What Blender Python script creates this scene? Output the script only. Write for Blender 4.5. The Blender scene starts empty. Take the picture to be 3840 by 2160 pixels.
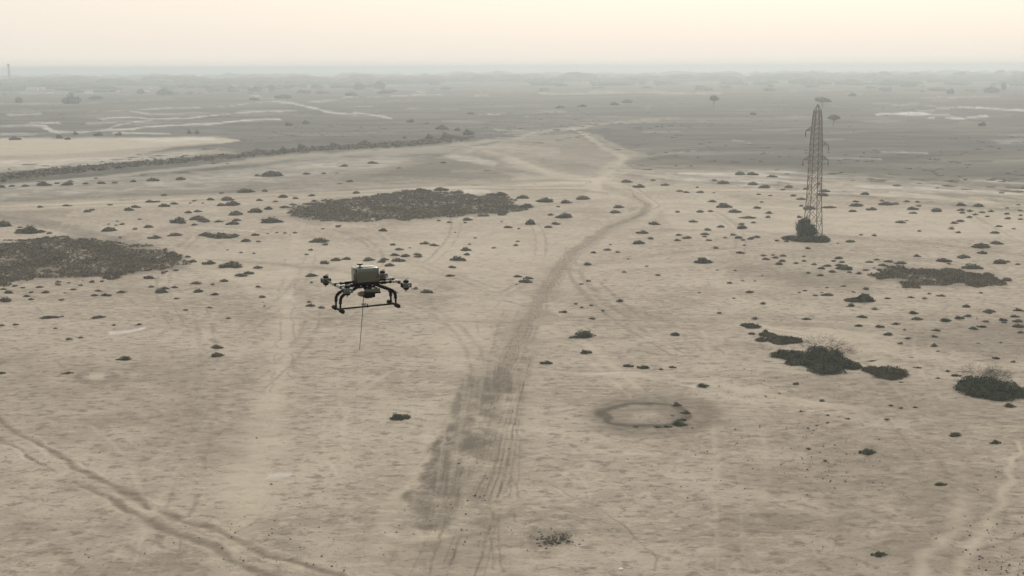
import bpy, bmesh, math, random
import numpy as np
from mathutils import Vector, Matrix, noise as mnoise

random.seed(7)
rng = np.random.default_rng(7)
SC = bpy.context.scene
COL = SC.collection

# ------------------------------------------------------------------ camera
H = 30.0                       # camera height above the plain, metres
F = 4500.0                     # focal length in photograph pixels (3840 wide)
PITCH = math.atan((1080 - 252) / F)
ROLL = math.radians(0.25)
_f = Vector((0, math.cos(PITCH), -math.sin(PITCH)))
_r0 = Vector((1, 0, 0)); _u0 = Vector((0, math.sin(PITCH), math.cos(PITCH)))
_r = _r0 * math.cos(ROLL) - _u0 * math.sin(ROLL)
_u = _r0 * math.sin(ROLL) + _u0 * math.cos(ROLL)
CAM = Vector((0, 0, H))
cd = bpy.data.cameras.new('camera'); cam = bpy.data.objects.new('camera', cd); COL.objects.link(cam)
cd.sensor_width = 36; cd.lens = 36 * F / 3840; cd.clip_start = 0.1; cd.clip_end = 90000
M = Matrix.Identity(4)
for i in range(3):
    M[i][0] = _r[i]; M[i][1] = _u[i]; M[i][2] = -_f[i]; M[i][3] = CAM[i]
cam.matrix_world = M
SC.camera = cam

# ------------------------------------------------------------------ light
SUN_EL, SUN_AZ = math.radians(42), math.radians(14)      # azimuth clockwise from +Y (ahead of the camera)
w = bpy.data.worlds.new('World'); SC.world = w; w.use_nodes = True
nt = w.node_tree; nt.nodes.clear()
out = nt.nodes.new('ShaderNodeOutputWorld')
sky = nt.nodes.new('ShaderNodeTexSky'); sky.sky_type = 'NISHITA'; sky.sun_disc = False
sky.sun_elevation = SUN_EL; sky.sun_rotation = SUN_AZ
sky.air_density = 1.0; sky.dust_density = 6.0; sky.ozone_density = 1.0
b1 = nt.nodes.new('ShaderNodeBackground'); b1.inputs[1].default_value = 0.05
b2 = nt.nodes.new('ShaderNodeBackground'); b2.inputs[0].default_value = (1.0, 0.92, 0.825, 1); b2.inputs[1].default_value = 0.70
# the dust veil: even in every direction, a little denser and brighter low down
wt = nt.nodes.new('ShaderNodeTexCoord'); wsx = nt.nodes.new('ShaderNodeSeparateXYZ'); wmr = nt.nodes.new('ShaderNodeMapRange'); wmr.interpolation_type = 'SMOOTHSTEP'
nt.links.new(wt.outputs['Generated'], wsx.inputs[0]); nt.links.new(wsx.outputs['Z'], wmr.inputs[0])
for k_, v_ in ((1, -.02), (2, .22), (3, .87), (4, .57)): wmr.inputs[k_].default_value = v_
nt.links.new(wmr.outputs[0], b2.inputs[1])
add = nt.nodes.new('ShaderNodeAddShader')
nt.links.new(sky.outputs[0], b1.inputs[0]); nt.links.new(b1.outputs[0], add.inputs[0])
nt.links.new(b2.outputs[0], add.inputs[1]); nt.links.new(add.outputs[0], out.inputs[0])
sl = bpy.data.lights.new('sun', 'SUN'); sl.energy = 1.1; sl.angle = math.radians(11); sl.color = (1, 0.93, 0.82)
sun = bpy.data.objects.new('sun', sl); COL.objects.link(sun)
sdir = Vector((math.sin(SUN_AZ) * math.cos(SUN_EL), math.cos(SUN_AZ) * math.cos(SUN_EL), math.sin(SUN_EL)))
sun.rotation_euler = sdir.to_track_quat('Z', 'Y').to_euler()
sun.location = (0, 0, 60)
SC.view_settings.view_transform = 'Standard'; SC.view_settings.look = 'None'
SC.view_settings.exposure = 0.0; SC.view_settings.gamma = 1.0; SC.view_settings.use_curve_mapping = False
SC.render.engine = 'CYCLES'
SC.cycles.use_denoising = True
SC.cycles.max_bounces = 6; SC.cycles.volume_bounces = 1
SC.cycles.use_adaptive_sampling = True

# ------------------------------------------------------------------ helpers
def ray(u, v):
    return (_f * F + _r * (u - 1920) - _u * (v - 1080)) / F        # forward component 1

def gpt(u, v, z=0.0):
    """the point of the plain seen at photograph pixel (u, v)"""
    d = ray(u, v)
    t = (z - H) / d.z
    p = CAM + d * t
    return p, F / t                                               # point, pixels per metre there

def link(name, mesh, parent=None):
    o = bpy.data.objects.new(name, mesh); COL.objects.link(o)
    if parent: o.parent = parent
    return o

def tag(o, label=None, cat=None, group=None, kind=None):
    if label: o['label'] = label
    if cat: o['category'] = cat
    if group: o['group'] = group
    if kind: o['kind'] = kind
    return o

def empty(name, loc=(0, 0, 0), rz=0.0):
    o = bpy.data.objects.new(name, None); COL.objects.link(o)
    o.location = loc; o.rotation_euler = (0, 0, rz); o.empty_display_size = 0.2
    return o

def mesh_of(name, V, Fc, mats=(), midx=None, smooth=False):
    me = bpy.data.meshes.new(name)
    me.from_pydata([tuple(v) for v in V], [], [tuple(f) for f in Fc])
    for m in mats: me.materials.append(m)
    if midx is not None: me.polygons.foreach_set('material_index', midx)
    if smooth: me.polygons.foreach_set('use_smooth', [True] * len(me.polygons))
    me.update()
    return me

def bm_obj(name, bm, mat, parent=None, smooth=True):
    me = bpy.data.meshes.new(name); bm.to_mesh(me); bm.free()
    me.materials.append(mat)
    if smooth:
        me.polygons.foreach_set('use_smooth', [True] * len(me.polygons))
        try: me.set_sharp_from_angle(angle=math.radians(35))
        except Exception: pass
    return link(name, me, parent)

def add_box(bm, c, s, bev=0.0, rz=0.0, seg=2):
    r = bmesh.ops.create_cube(bm, size=1.0)
    vs = r['verts']
    bmesh.ops.scale(bm, vec=s, verts=vs)
    if bev > 0:
        es = list({e for v in vs for e in v.link_edges})
        rr = bmesh.ops.bevel(bm, geom=es, offset=bev, segments=seg, profile=0.5, affect='EDGES')
        vs = list({v for f in rr['faces'] for v in f.verts} | {v for v in vs if v.is_valid})
    if rz: bmesh.ops.rotate(bm, cent=(0, 0, 0), matrix=Matrix.Rotation(rz, 3, 'Z'), verts=vs)
    bmesh.ops.translate(bm, vec=c, verts=vs)
    return vs

def add_cyl(bm, p0, p1, r0, r1=None, n=12):
    p0, p1 = Vector(p0), Vector(p1); r1 = r0 if r1 is None else r1
    d = p1 - p0
    r = bmesh.ops.create_cone(bm, cap_ends=True, segments=n, radius1=r0, radius2=r1, depth=d.length)
    q = Vector((0, 0, 1)).rotation_difference(d.normalized())
    bmesh.ops.rotate(bm, cent=(0, 0, 0), matrix=q.to_matrix(), verts=r['verts'])
    bmesh.ops.translate(bm, vec=(p0 + p1) / 2, verts=r['verts'])

def add_tube(bm, pts, rad, n=10):
    pts = [Vector(p) for p in pts]
    rads = rad if hasattr(rad, '__len__') else [rad] * len(pts)
    rings = []
    ref = Vector((0.13, 0.21, 1)).normalized()
    for i, p in enumerate(pts):
        t = (pts[min(i + 1, len(pts) - 1)] - pts[max(i - 1, 0)]).normalized()
        a = t.cross(ref)
        if a.length < 0.05: a = t.cross(Vector((1, 0.1, 0)))
        a.normalize(); b = t.cross(a)
        rings.append([bm.verts.new(p + (a * math.cos(k * 2 * math.pi / n) + b * math.sin(k * 2 * math.pi / n)) * rads[i]) for k in range(n)])
    for i in range(len(rings) - 1):
        for k in range(n):
            bm.faces.new((rings[i][k], rings[i][(k + 1) % n], rings[i + 1][(k + 1) % n], rings[i + 1][k]))
    bm.faces.new(rings[0]); bm.faces.new(rings[-1][::-1])

def add_lathe(bm, c, prof, n=16):
    rings = []
    for (r, z) in prof:
        rings.append([bm.verts.new((c[0] + r * math.cos(k * 2 * math.pi / n), c[1] + r * math.sin(k * 2 * math.pi / n), c[2] + z)) for k in range(n)])
    for i in range(len(rings) - 1):
        for k in range(n):
            bm.faces.new((rings[i][k], rings[i][(k + 1) % n], rings[i + 1][(k + 1) % n], rings[i + 1][k]))
    bm.faces.new(rings[0][::-1]); bm.faces.new(rings[-1])

# ------------------------------------------------------------------ materials
def material(name, col, rough=0.8, metal=0.0, var=0.25, scale=3.0, col2=None, spec=0.5, coat=0.0, objvar=0.0, bump=0.0):
    m = bpy.data.materials.new(name); m.use_nodes = True
    n = m.node_tree; p = n.nodes['Principled BSDF']
    p.inputs['Roughness'].default_value = rough; p.inputs['Metallic'].default_value = metal
    p.inputs['Specular IOR Level'].default_value = spec
    p.inputs['Coat Weight'].default_value = coat; p.inputs['Coat Roughness'].default_value = 0.15
    tc = n.nodes.new('ShaderNodeTexCoord')
    no = n.nodes.new('ShaderNodeTexNoise'); no.inputs['Scale'].default_value = scale; no.inputs['Detail'].default_value = 4
    n.links.new(tc.outputs['Object'], no.inputs['Vector'])
    mx = n.nodes.new('ShaderNodeMix'); mx.data_type = 'RGBA'
    c2 = col2 or tuple(c * (1 - var) for c in col)
    mx.inputs[6].default_value = (*col, 1); mx.inputs[7].default_value = (*c2, 1)
    rp = n.nodes.new('ShaderNodeMapRange'); rp.inputs[1].default_value = 0.35; rp.inputs[2].default_value = 0.65
    n.links.new(no.outputs[0], rp.inputs[0]); n.links.new(rp.outputs[0], mx.inputs[0])
    last = mx.outputs[2]
    if objvar > 0:
        oi = n.nodes.new('ShaderNodeObjectInfo')
        hs = n.nodes.new('ShaderNodeHueSaturation')
        mr = n.nodes.new('ShaderNodeMapRange'); mr.inputs[3].default_value = 1 - objvar; mr.inputs[4].default_value = 1 + objvar
        n.links.new(oi.outputs['Random'], mr.inputs[0]); n.links.new(mr.outputs[0], hs.inputs['Value'])
        n.links.new(last, hs.inputs['Color']); last = hs.outputs[0]
    n.links.new(last, p.inputs['Base Color'])
    if bump > 0:
        bp = n.nodes.new('ShaderNodeBump'); bp.inputs['Strength'].default_value = bump
        n.links.new(no.outputs[0], bp.inputs['Height']); n.links.new(bp.outputs[0], p.inputs['Normal'])
    return m

M_shell = material('khaki_paint', (0.030, 0.043, 0.024), 0.22, spec=0.7, var=0.12, scale=9, coat=1.0)
M_pod = material('khaki_moulding', (0.045, 0.052, 0.036), 0.34, spec=0.7, var=0.15, scale=12, coat=0.4)
M_clamp = material('pale_clamp_metal', (0.30, 0.29, 0.25), 0.38, spec=0.6, var=0.2, scale=20, coat=0.3)
M_black = material('black_plastic', (0.004, 0.004, 0.004), 0.6, spec=0.15, var=0.2, scale=20)
M_rubber = material('black_rubber', (0.009, 0.009, 0.009), 0.85, spec=0.2, var=0.3, scale=30)
M_alu = material('bright_metal', (0.5, 0.5, 0.48), 0.3, metal=0.8, scale=20)
M_wire = material('pale_tether_wire', (0.55, 0.5, 0.4), 0.5, scale=10)
M_rust = material('weathered_steel', (0.18, 0.15, 0.112), 0.8, metal=0.0, var=0.45, scale=1.5, col2=(0.12, 0.112, 0.095))
M_conc = material('concrete', (0.33, 0.31, 0.27), 0.9, scale=4)
M_ins = material('insulator_glaze', (0.09, 0.055, 0.035), 0.3, scale=8)
M_shrub = material('shrub_leaves', (0.10, 0.09, 0.06), 0.9, var=0.4, scale=2.6, col2=(0.055, 0.056, 0.036), spec=0.15, objvar=0.25)
M_green = material('dark_green_leaves', (0.080, 0.094, 0.052), 0.9, scale=1.1, col2=(0.026, 0.036, 0.02), spec=0.15, objvar=0.15)
M_scrub = material('dry_scrub', (0.15, 0.129, 0.094), 0.95, scale=0.35, col2=(0.095, 0.086, 0.061), spec=0.1)
M_mat = material('olive_mat_leaves', (0.10, 0.092, 0.056), 0.95, scale=0.9, col2=(0.05, 0.054, 0.03), spec=0.1)
M_tree = material('tree_leaves', (0.06, 0.062, 0.04), 0.9, scale=0.35, col2=(0.035, 0.04, 0.026), spec=0.15, objvar=0.3)
M_brown = material('brown_thorn_leaves', (0.115, 0.09, 0.058), 0.9, scale=0.6, col2=(0.07, 0.058, 0.038), spec=0.15, objvar=0.2)
M_bark = material('grey_bark', (0.16, 0.13, 0.10), 0.9, scale=3)
M_twig = material('dry_twigs', (0.085, 0.07, 0.048), 0.9, scale=3)
M_white = material('whitewash', (0.78, 0.76, 0.70), 0.8, var=0.12, scale=0.3)
M_wall = material('dusty_plaster', (0.50, 0.46, 0.39), 0.9, var=0.2, scale=0.2)
M_roof = material('sheet_roof', (0.62, 0.60, 0.56), 0.55, var=0.25, scale=0.2)
M_dark = material('dark_opening', (0.03, 0.03, 0.03), 0.6)
M_stick = material('charred_wood', (0.02, 0.018, 0.014), 0.9)
M_clod = material('dark_clods', (0.16, 0.14, 0.105), 0.95, scale=0.2, col2=(0.08, 0.074, 0.058))

# ------------------------------------------------------------------ ground sheet (polar grid, finer where it is seen)
def hash2(ix, iy, seed):
    n = (ix.astype(np.int64) * 374761393 + iy.astype(np.int64) * 668265263 + seed * 974711) & 0x7fffffff
    n = (n ^ (n >> 13)) * 1274126177 & 0x7fffffff
    return ((n ^ (n >> 16)) & 0xffff) / 65535.0
def vnoise(x, y, seed=0):
    ix = np.floor(x); iy = np.floor(y); fx = x - ix; fy = y - iy
    fx = fx * fx * (3 - 2 * fx); fy = fy * fy * (3 - 2 * fy)
    a = hash2(ix, iy, seed); b = hash2(ix + 1, iy, seed); c = hash2(ix, iy + 1, seed); d = hash2(ix + 1, iy + 1, seed)
    return a + (b - a) * fx + (c - a) * fy + (a - b - c + d) * fx * fy
def fbm(x, y, seed=0, oct=4):
    s = np.zeros_like(x); a = 0.5; t = 0
    for k in range(oct):
        s += a * vnoise(x * 2 ** k + 17.3 * k, y * 2 ** k - 9.1 * k, seed + k); t += a; a *= 0.5
    return s / t

ss = np.linspace(0.495, 30 / 33000, 660)
rr = np.concatenate([np.array([4, 10, 18, 26, 34, 42, 50, 56]), H / ss])
dense = np.radians(np.arange(-25.5, 25.5001, 0.054))
coarse = np.radians(np.linspace(25.5, 334.5, 52))[1:-1]
az = np.concatenate([dense, coarse])
NR, NA = len(rr), len(az)
R_, A_ = np.meshgrid(rr, az, indexing='ij')
GX = (R_ * np.sin(A_)).ravel(); GY = (R_ * np.cos(A_)).ravel()
# photograph pixel that sees each vertex (used only to draw outlines on the plain)
dx = GX; dy = GY; dz = np.full_like(GX, -H)
cf = dx * _f.x + dy * _f.y + dz * _f.z
ok = cf > 1.0
cfs = np.where(ok, cf, 1e9)
PU = 1920 + F * (dx * _r.x + dy * _r.y + dz * _r.z) / cfs
PV = 1080 - F * (dx * _u.x + dy * _u.y + dz * _u.z) / cfs
PU = np.where(ok, PU, -1e5); PV = np.where(ok, PV, -1e5)
ppm = F / np.where(ok, cf, 1.0)
ppm = np.where(ok, ppm, 100.0)
# ragged edges: shift by noise fixed in the world, in metres
n1 = fbm(GX / 2.2, GY / 2.2, 3) - .5; n2 = fbm(GX / 2.2 + 50, GY / 2.2, 9) - .5
N_big = fbm(GX / 14, GY / 26, 21); N_mid = fbm(GX / 3.2, GY / 3.6, 31); N_far = fbm(GX / 45, GY / 120, 41)
n3 = fbm(GX / 9, GY / 20, 57, 3) - .5; n4 = fbm(GX / 30, GY / 90, 67, 3) - .5
farw = np.clip((np.hypot(GX, GY) - 250) / 300, 0, 1)
WU = PU + n1 * ppm * 1.7 + n3 * farw * 60; WV = PV + n2 * ppm * 0.42 + (n3 * 7 + n4 * 20) * farw
N_w = fbm(GX / 5, GY / 9, 91, 3)

fields = {k: np.zeros(len(GX)) for k in ('dark', 'light', 'scrub', 'salt', 'plain', 'rut', 'wet')}
dz_rel = np.zeros(len(GX))

def sm(e0, e1, x):
    t = np.clip((x - e0) / (e1 - e0), 0, 1); return t * t * (3 - 2 * t)

def line(field, pts, wid, amt=1.0, soft=0.6, warp=1.0, zr=0.0, gap=0.0, off=None):
    """stroke along pixel points; wid = half width in pixels (one number or one per point)"""
    pts = [(float(a), float(b)) for a, b in pts]
    wid = list(wid) if hasattr(wid, '__len__') else [wid] * len(pts)
    if len(wid) == 2 and len(pts) > 2:
        wid = [wid[0] + (wid[1] - wid[0]) * i / (len(pts) - 1) for i in range(len(pts))]
    mw = max(wid) * 2.2 + 40
    xs = [p[0] for p in pts]; ys = [p[1] for p in pts]
    sel = np.nonzero((PU > min(xs) - mw) & (PU < max(xs) + mw) & (PV > min(ys) - mw) & (PV < max(ys) + mw))[0]
    if not len(sel): return
    u = PU[sel] + (WU[sel] - PU[sel]) * warp; v = PV[sel] + (WV[sel] - PV[sel]) * warp
    best = np.full(len(sel), 9.0)
    for (a, b, w0, w1) in zip(pts[:-1], pts[1:], wid[:-1], wid[1:]):
        ex, ey = b[0] - a[0], b[1] - a[1]; L = ex * ex + ey * ey + 1e-6
        t = np.clip(((u - a[0]) * ex + (v - a[1]) * ey) / L, 0, 1)
        d = np.hypot(u - a[0] - t * ex, v - a[1] - t * ey) / (w0 + (w1 - w0) * t)
        best = np.minimum(best, d)
    best = best * (1.75 - 1.5 * N_w[sel])
    m = 1 - sm(max(.05, 1 - soft * 1.15), 1 + soft * 1.15, best)
    if gap > 0: m = m * sm(gap - .12, gap + .12, N_mid[sel])
    fields[field][sel] = np.maximum(fields[field][sel], m * amt)
    if zr: dz_rel[sel] += m * zr

def poly(field, pts, amt=1.0, soft=8.0, warp=1.0, nz=0.0, zr=0.0, mode='max'):
    P = np.array(pts, float)
    mw = soft * 2 + 60
    sel = np.nonzero((PU > P[:, 0].min() - mw) & (PU < P[:, 0].max() + mw) & (PV > P[:, 1].min() - mw) & (PV < P[:, 1].max() + mw))[0]
    if not len(sel): return
    u = PU[sel] + (WU[sel] - PU[sel]) * warp; v = PV[sel] + (WV[sel] - PV[sel]) * warp
    ins = np.zeros(len(sel), bool); best = np.full(len(sel), 1e9)
    for i in range(len(P)):
        a = P[i]; b = P[(i + 1) % len(P)]
        cond = ((a[1] > v) != (b[1] > v))
        with np.errstate(divide='ignore', invalid='ignore'):
            xi = (b[0] - a[0]) * (v - a[1]) / (b[1] - a[1] + 1e-12) + a[0]
        ins ^= cond & (u < xi)
        ex, ey = b - a; L = ex * ex + ey * ey + 1e-6
        t = np.clip(((u - a[0]) * ex + (v - a[1]) * ey) / L, 0, 1)
        # vertical distances count more: the plain is seen at a shallow angle
        best = np.minimum(best, np.hypot((u - a[0] - t * ex) * .45, v - a[1] - t * ey))
    sd = np.where(ins, -best, best)
    m = 1 - sm(-soft, soft, sd)
    if nz: m = m * (1 - nz + nz * sm(.35, .65, N_mid[sel]))
    m = m * amt
    if mode == 'max': fields[field][sel] = np.maximum(fields[field][sel], m)
    else: fields[field][sel] = fields[field][sel] * (1 - m)
    if zr: dz_rel[sel] += m * zr

K = 3840 / 2576.0
def V_(*p): return [(a * K, b * K) for a, b in p]                      # full view
def Z_(ox, oy, k, *p): return [(ox + a / k, oy + b / k) for a, b in p]   # zoomed views
ZA = lambda *p: Z_(0, 600, 2.0125, *p)
ZB = lambda *p: Z_(1280, 560, 2.0125, *p)
ZC = lambda *p: Z_(2560, 600, 2.0125, *p)
Z1 = lambda *p: Z_(0, 200, 2.0125, *p)
Z2 = lambda *p: Z_(1280, 200, 2.0125, *p)
Z3 = lambda *p: Z_(2560, 200, 2.0125, *p)
ZD = lambda *p: Z_(0, 1200, 1.509, *p)
ZE = lambda *p: Z_(1280, 1200, 1.509, *p)
ZF = lambda *p: Z_(2560, 1200, 1.509, *p)
ZR = lambda *p: Z_(1400, 1300, 1.685, *p)
ZG = lambda *p: Z_(2700, 1160, 2.2596, *p)

# --- far grey plain, everything beyond the sandy field
fields['plain'][:] = np.where(ok & (np.abs(PU - 1920) < 12000), 0, sm(350, 600, np.hypot(GX, GY)))
poly('plain', V_((-9000, -300), (12000, -300), (12000, 640), (3000, 510), (2576, 482), (2400, 478), (2100, 452), (1900, 436), (1600, 430), (1560, 405), (1600, 385), (1480, 335),
                 (1300, 345), (1150, 385), (900, 430), (700, 470), (600, 488), (300, 498), (0, 512), (-400, 530), (-9000, 640)), 1, 10)
poly('plain', V_((0, 540), (150, 560), (300, 600), (430, 640), (420, 648), (250, 610), (120, 575), (0, 560)), .45, 7)
poly('plain', V_((880, 400), (1000, 385), (1150, 400), (1300, 430), (1330, 445), (1180, 452), (1000, 445), (850, 455)), .8, 8)
poly('plain', V_((1130, 378), (1200, 385), (1330, 430), (1230, 425)), .6, 6)
# bare light pan at left
poly('plain', V_((-200, 352), (150, 350), (300, 342), (560, 343), (600, 350), (560, 360), (430, 372), (340, 392), (150, 412), (-200, 430)), .9, 5, mode='cut')
poly('light', V_((-200, 352), (150, 350), (300, 342), (560, 343), (600, 350), (560, 358), (380, 370), (150, 385), (-200, 392)), .75, 4)
poly('salt', V_((300, 346), (540, 344), (560, 350), (420, 356)), .4, 3)
poly('salt', V_((-200, 398), (250, 398), (300, 404), (60, 420), (-200, 425)), .35, 5, nz=.6)
poly('plain', V_((-200, 475), (0, 470), (400, 438), (800, 402), (1000, 388), (1100, 402), (900, 448), (600, 480), (300, 497), (-200, 520)), .5, 8, nz=.3, mode='cut')
poly('salt', V_((-200, 475), (400, 438), (900, 398), (1060, 392), (950, 425), (600, 470), (-200, 512)), .3, 8, nz=.6)
poly('salt', V_((-200, 405), (400, 390), (560, 378), (400, 405), (-200, 440)), .35, 5, nz=.5)
poly('light', V_((-200, 402), (250, 398), (560, 372), (610, 384), (430, 397), (120, 426), (-200, 442)), .45, 5, nz=.5)
poly('light', V_((-100, 482), (300, 462), (700, 425), (1000, 395), (1060, 410), (700, 445), (300, 480), (-100, 500)), .5, 8, nz=.5)
poly('plain', V_((1560, 425), (1900, 432), (2400, 474), (2800, 500), (2800, 560), (2400, 520), (1900, 475), (1600, 455)), .5, 9, nz=.95)
poly('plain', V_((1560, 430), (1900, 440), (2400, 480), (2700, 500), (2700, 470), (2300, 440), (1800, 415), (1560, 412)), .4, 8, nz=.9, mode='cut')
poly('plain', V_((-200, 400), (250, 398), (520, 376), (600, 388), (400, 410), (120, 430), (-200, 450)), .5, 6, nz=.2, mode='cut')
poly('plain', V_((1140, 385), (1300, 345), (1480, 335), (1600, 385), (1570, 405), (1540, 440), (1480, 448), (1350, 460), (1100, 468), (820, 488), (600, 490), (620, 470), (860, 440), (1000, 410)), .62, 8, nz=.35)
# embankment strip with scrub
line('scrub', V_((-200, 470), (0, 447), (120, 436), (300, 417), (450, 404), (600, 392), (800, 374), (1000, 362), (1180, 345)), (17, 17, 15, 11, 10, 9, 8, 10, 9), 1, .4)
line('light', V_((0, 432), (200, 422), (450, 397), (620, 385)), (3, 2), .5, .6, gap=.45)
line('light', V_((0, 468), (200, 452), (400, 430), (620, 405), (860, 385), (1060, 372), (1250, 350), (1400, 326), (1560, 311), (1690, 299)), (5, 5, 5, 6, 8, 8, 6, 5, 4, 2), .9, .7)
line('light', V_((620, 402), (900, 384), (1150, 372), (1300, 372), (1400, 380)), (10, 14, 18, 16, 10), .8, .7)
poly('light', V_((1140, 372), (1260, 350), (1400, 330), (1450, 345), (1500, 375), (1560, 395), (1560, 420), (1450, 440), (1360, 425), (1270, 405), (1180, 395)), .2, 10, nz=.6)
poly('salt', V_((1110, 388), (1180, 390), (1260, 408), (1240, 416), (1150, 402)), .45, 4, nz=.3)
line('scrub', V_((1280, 348), (1360, 360), (1300, 372), (1400, 385)), 3, .4, .6, gap=.5)
line('light', V_((1437, 325), (1460, 338), (1520, 372), (1570, 400)), (3, 8), .8, .7)
line('scrub', V_((1500, 318), (1640, 303), (1700, 297)), 1.5, .5)
# channels and pale streaks far left
for pts, wd, am in [
    ([(0, 555), (200, 550), (340, 548), (400, 585), (560, 597), (780, 580), (1000, 572), (1100, 555), (1290, 545), (1500, 537), (1900, 506), (2110, 500)], 3.0, .9),
    ([(740, 490), (1000, 480), (1130, 495), (1400, 490), (1700, 465), (2000, 445), (2220, 435)], 2.2, .8),
    ([(780, 580), (870, 545), (1000, 515), (1200, 495)], 2.0, .7), ([(200, 525), (440, 525)], 3, .8), ([(640, 530), (880, 520)], 2, .7),
    ([(660, 440), (1000, 430), (1300, 412), (1700, 395), (2050, 365)], 1.8, .55), ([(2050, 368), (2200, 378), (2300, 405), (2420, 425), (2440, 440), (2570, 455)], 3.0, .75),
    ([(850, 600), (1290, 605)], 2, .7), ([(0, 615), (270, 617)], 4, .6), ([(60, 467), (310, 458)], 4, .5), ([(330, 560), (430, 605)], 4, .8),
    ([(1000, 440), (1140, 455), (1350, 448)], 2, .5), ([(0, 378), (300, 380), (700, 372), (1300, 345)], 1.6, .35), ([(1900, 325), (1960, 320)], 2, .6),
    ([(150, 300), (900, 297)], 2.2, .35), ([(2340, 370), (2576, 350)], 2, .5)]:
    line('salt', Z1(*pts), wd, am, .8, .6)
for pts, wd, am in [
    ([(0, 327), (360, 325), (760, 312)], 1.6, .8), ([(0, 455), (130, 465)], 2.4, .8), ([(110, 450), (220, 463), (360, 486)], 2.6, .85),
    ([(0, 410), (240, 400)], 1.5, .45), ([(560, 292), (640, 302)], 3, .5), ([(1000, 323), (1260, 308)], 1.4, .5), ([(1500, 302), (1830, 300), (2100, 291), (2576, 300)], 3.2, .55),
    ([(1100, 456), (1190, 455)], 1.8, .7), ([(1640, 470), (1850, 465)], 1.5, .35), ([(460, 420), (900, 425)], 1.2, .3), ([(1380, 475), (1420, 483)], 2, .4)]:
    line('salt', Z2(*pts), wd, am, .8, .6)
for pts, wd, am in [
    ([(0, 300), (270, 300)], 2.6, .5), ([(1440, 380), (1980, 400)], 1.4, .5), ([(1800, 332), (2390, 328)], 1.4, .45),
    ([(2080, 406), (2300, 416), (2600, 436)], 2.6, 1.0), ([(1460, 462), (1600, 457)], 2, .9), ([(2010, 482), (2130, 492), (2290, 466)], 4.0, .9), ([(1860, 482), (1900, 482)], 3, .8),
    ([(380, 655), (520, 680)], 3, .3), ([(1500, 740), (1850, 752)], 2, .4), ([(1080, 790), (1500, 795)], 3, .35), ([(1780, 430), (2080, 412)], 2, .7), ([(1840, 462), (2010, 462)], 3, .6)]:
    line('salt', Z3(*pts), wd, am, .8, .6)
poly('salt', Z3((1540, 460), (1640, 448), (1700, 438), (1800, 440), (1870, 458), (1820, 470), (1680, 470)), 1, 3, warp=.5)
poly('salt', Z3((2300, 650), (2576, 640), (2576, 690), (2400, 690)), .35, 5, nz=.5)
# hard grey areas and old dark lines in the plain
poly('scrub', V_((-200, 470), (-200, 500), (0, 500), (350, 480), (700, 455), (900, 440), (950, 420), (700, 425), (450, 445), (200, 460)), .22, 8, nz=.5)
poly('scrub', V_((1560, 380), (1750, 385), (1900, 400), (2200, 410), (2576, 420), (2700, 460), (2300, 450), (1900, 425), (1620, 425)), .25, 8, nz=.4)
line('scrub', Z2((600, 512), (900, 490), (1150, 474)), 1.4, .5)
line('scrub', Z2((1230, 588), (1500, 560), (1850, 540), (2300, 508)), (2.2, 1.0), .6)
# flat band between the embankment and the sandy field
for y0, y1, a in ((521, 503, .85), (528, 512, .5), (512, 494, .35)):
    line('light', V_((-100, y0 + 3), (0, y0), (600, y1 - 8), (1000, y1 - 26), (1300, y1 - 38), (1500, y1 - 46)), (4, 4, 4, 4, 5, 6), a, .8, .5)
line('dark', V_((-100, 527), (500, 503), (1000, 480), (1300, 476), (1480, 478)), (2, 2), .5, .7)
line('dark', V_((300, 503), (700, 492), (1000, 470), (1350, 462)), (1.6, 1.6), .5, .7)
poly('plain', V_((-100, 528), (200, 524), (160, 545), (-100, 552)), .35, 6)
for P_, a in ((V_((1150, 388), (1300, 347), (1480, 336), (1550, 380), (1560, 402), (1480, 395), (1380, 385), (1240, 398)), .5), (Z2((1020, 750), (1150, 745), (1240, 765), (1240, 800), (1060, 800)), .8),
              (ZB((1470, 75), (1700, 80), (1900, 110), (1870, 150), (1700, 150), (1560, 130)), .7), (ZB((900, 140), (1060, 130), (1300, 148), (1450, 172), (1250, 185), (1000, 175)), .75),
              (ZB((0, 40), (350, 40), (700, 60), (800, 100), (980, 130), (920, 200), (700, 230), (300, 240), (0, 260)), .6), (Z2((1480, 695), (1700, 700), (2100, 712), (2560, 715), (2400, 730), (1700, 720)), .6),
              (ZC((0, 60), (500, 80), (1000, 110), (1500, 160), (2000, 210), (2576, 280), (2576, 320), (2000, 270), (1400, 200), (900, 140), (300, 100), (0, 90)), .45)):
    poly('scrub', P_, a * .5, 6, nz=.5)
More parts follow.
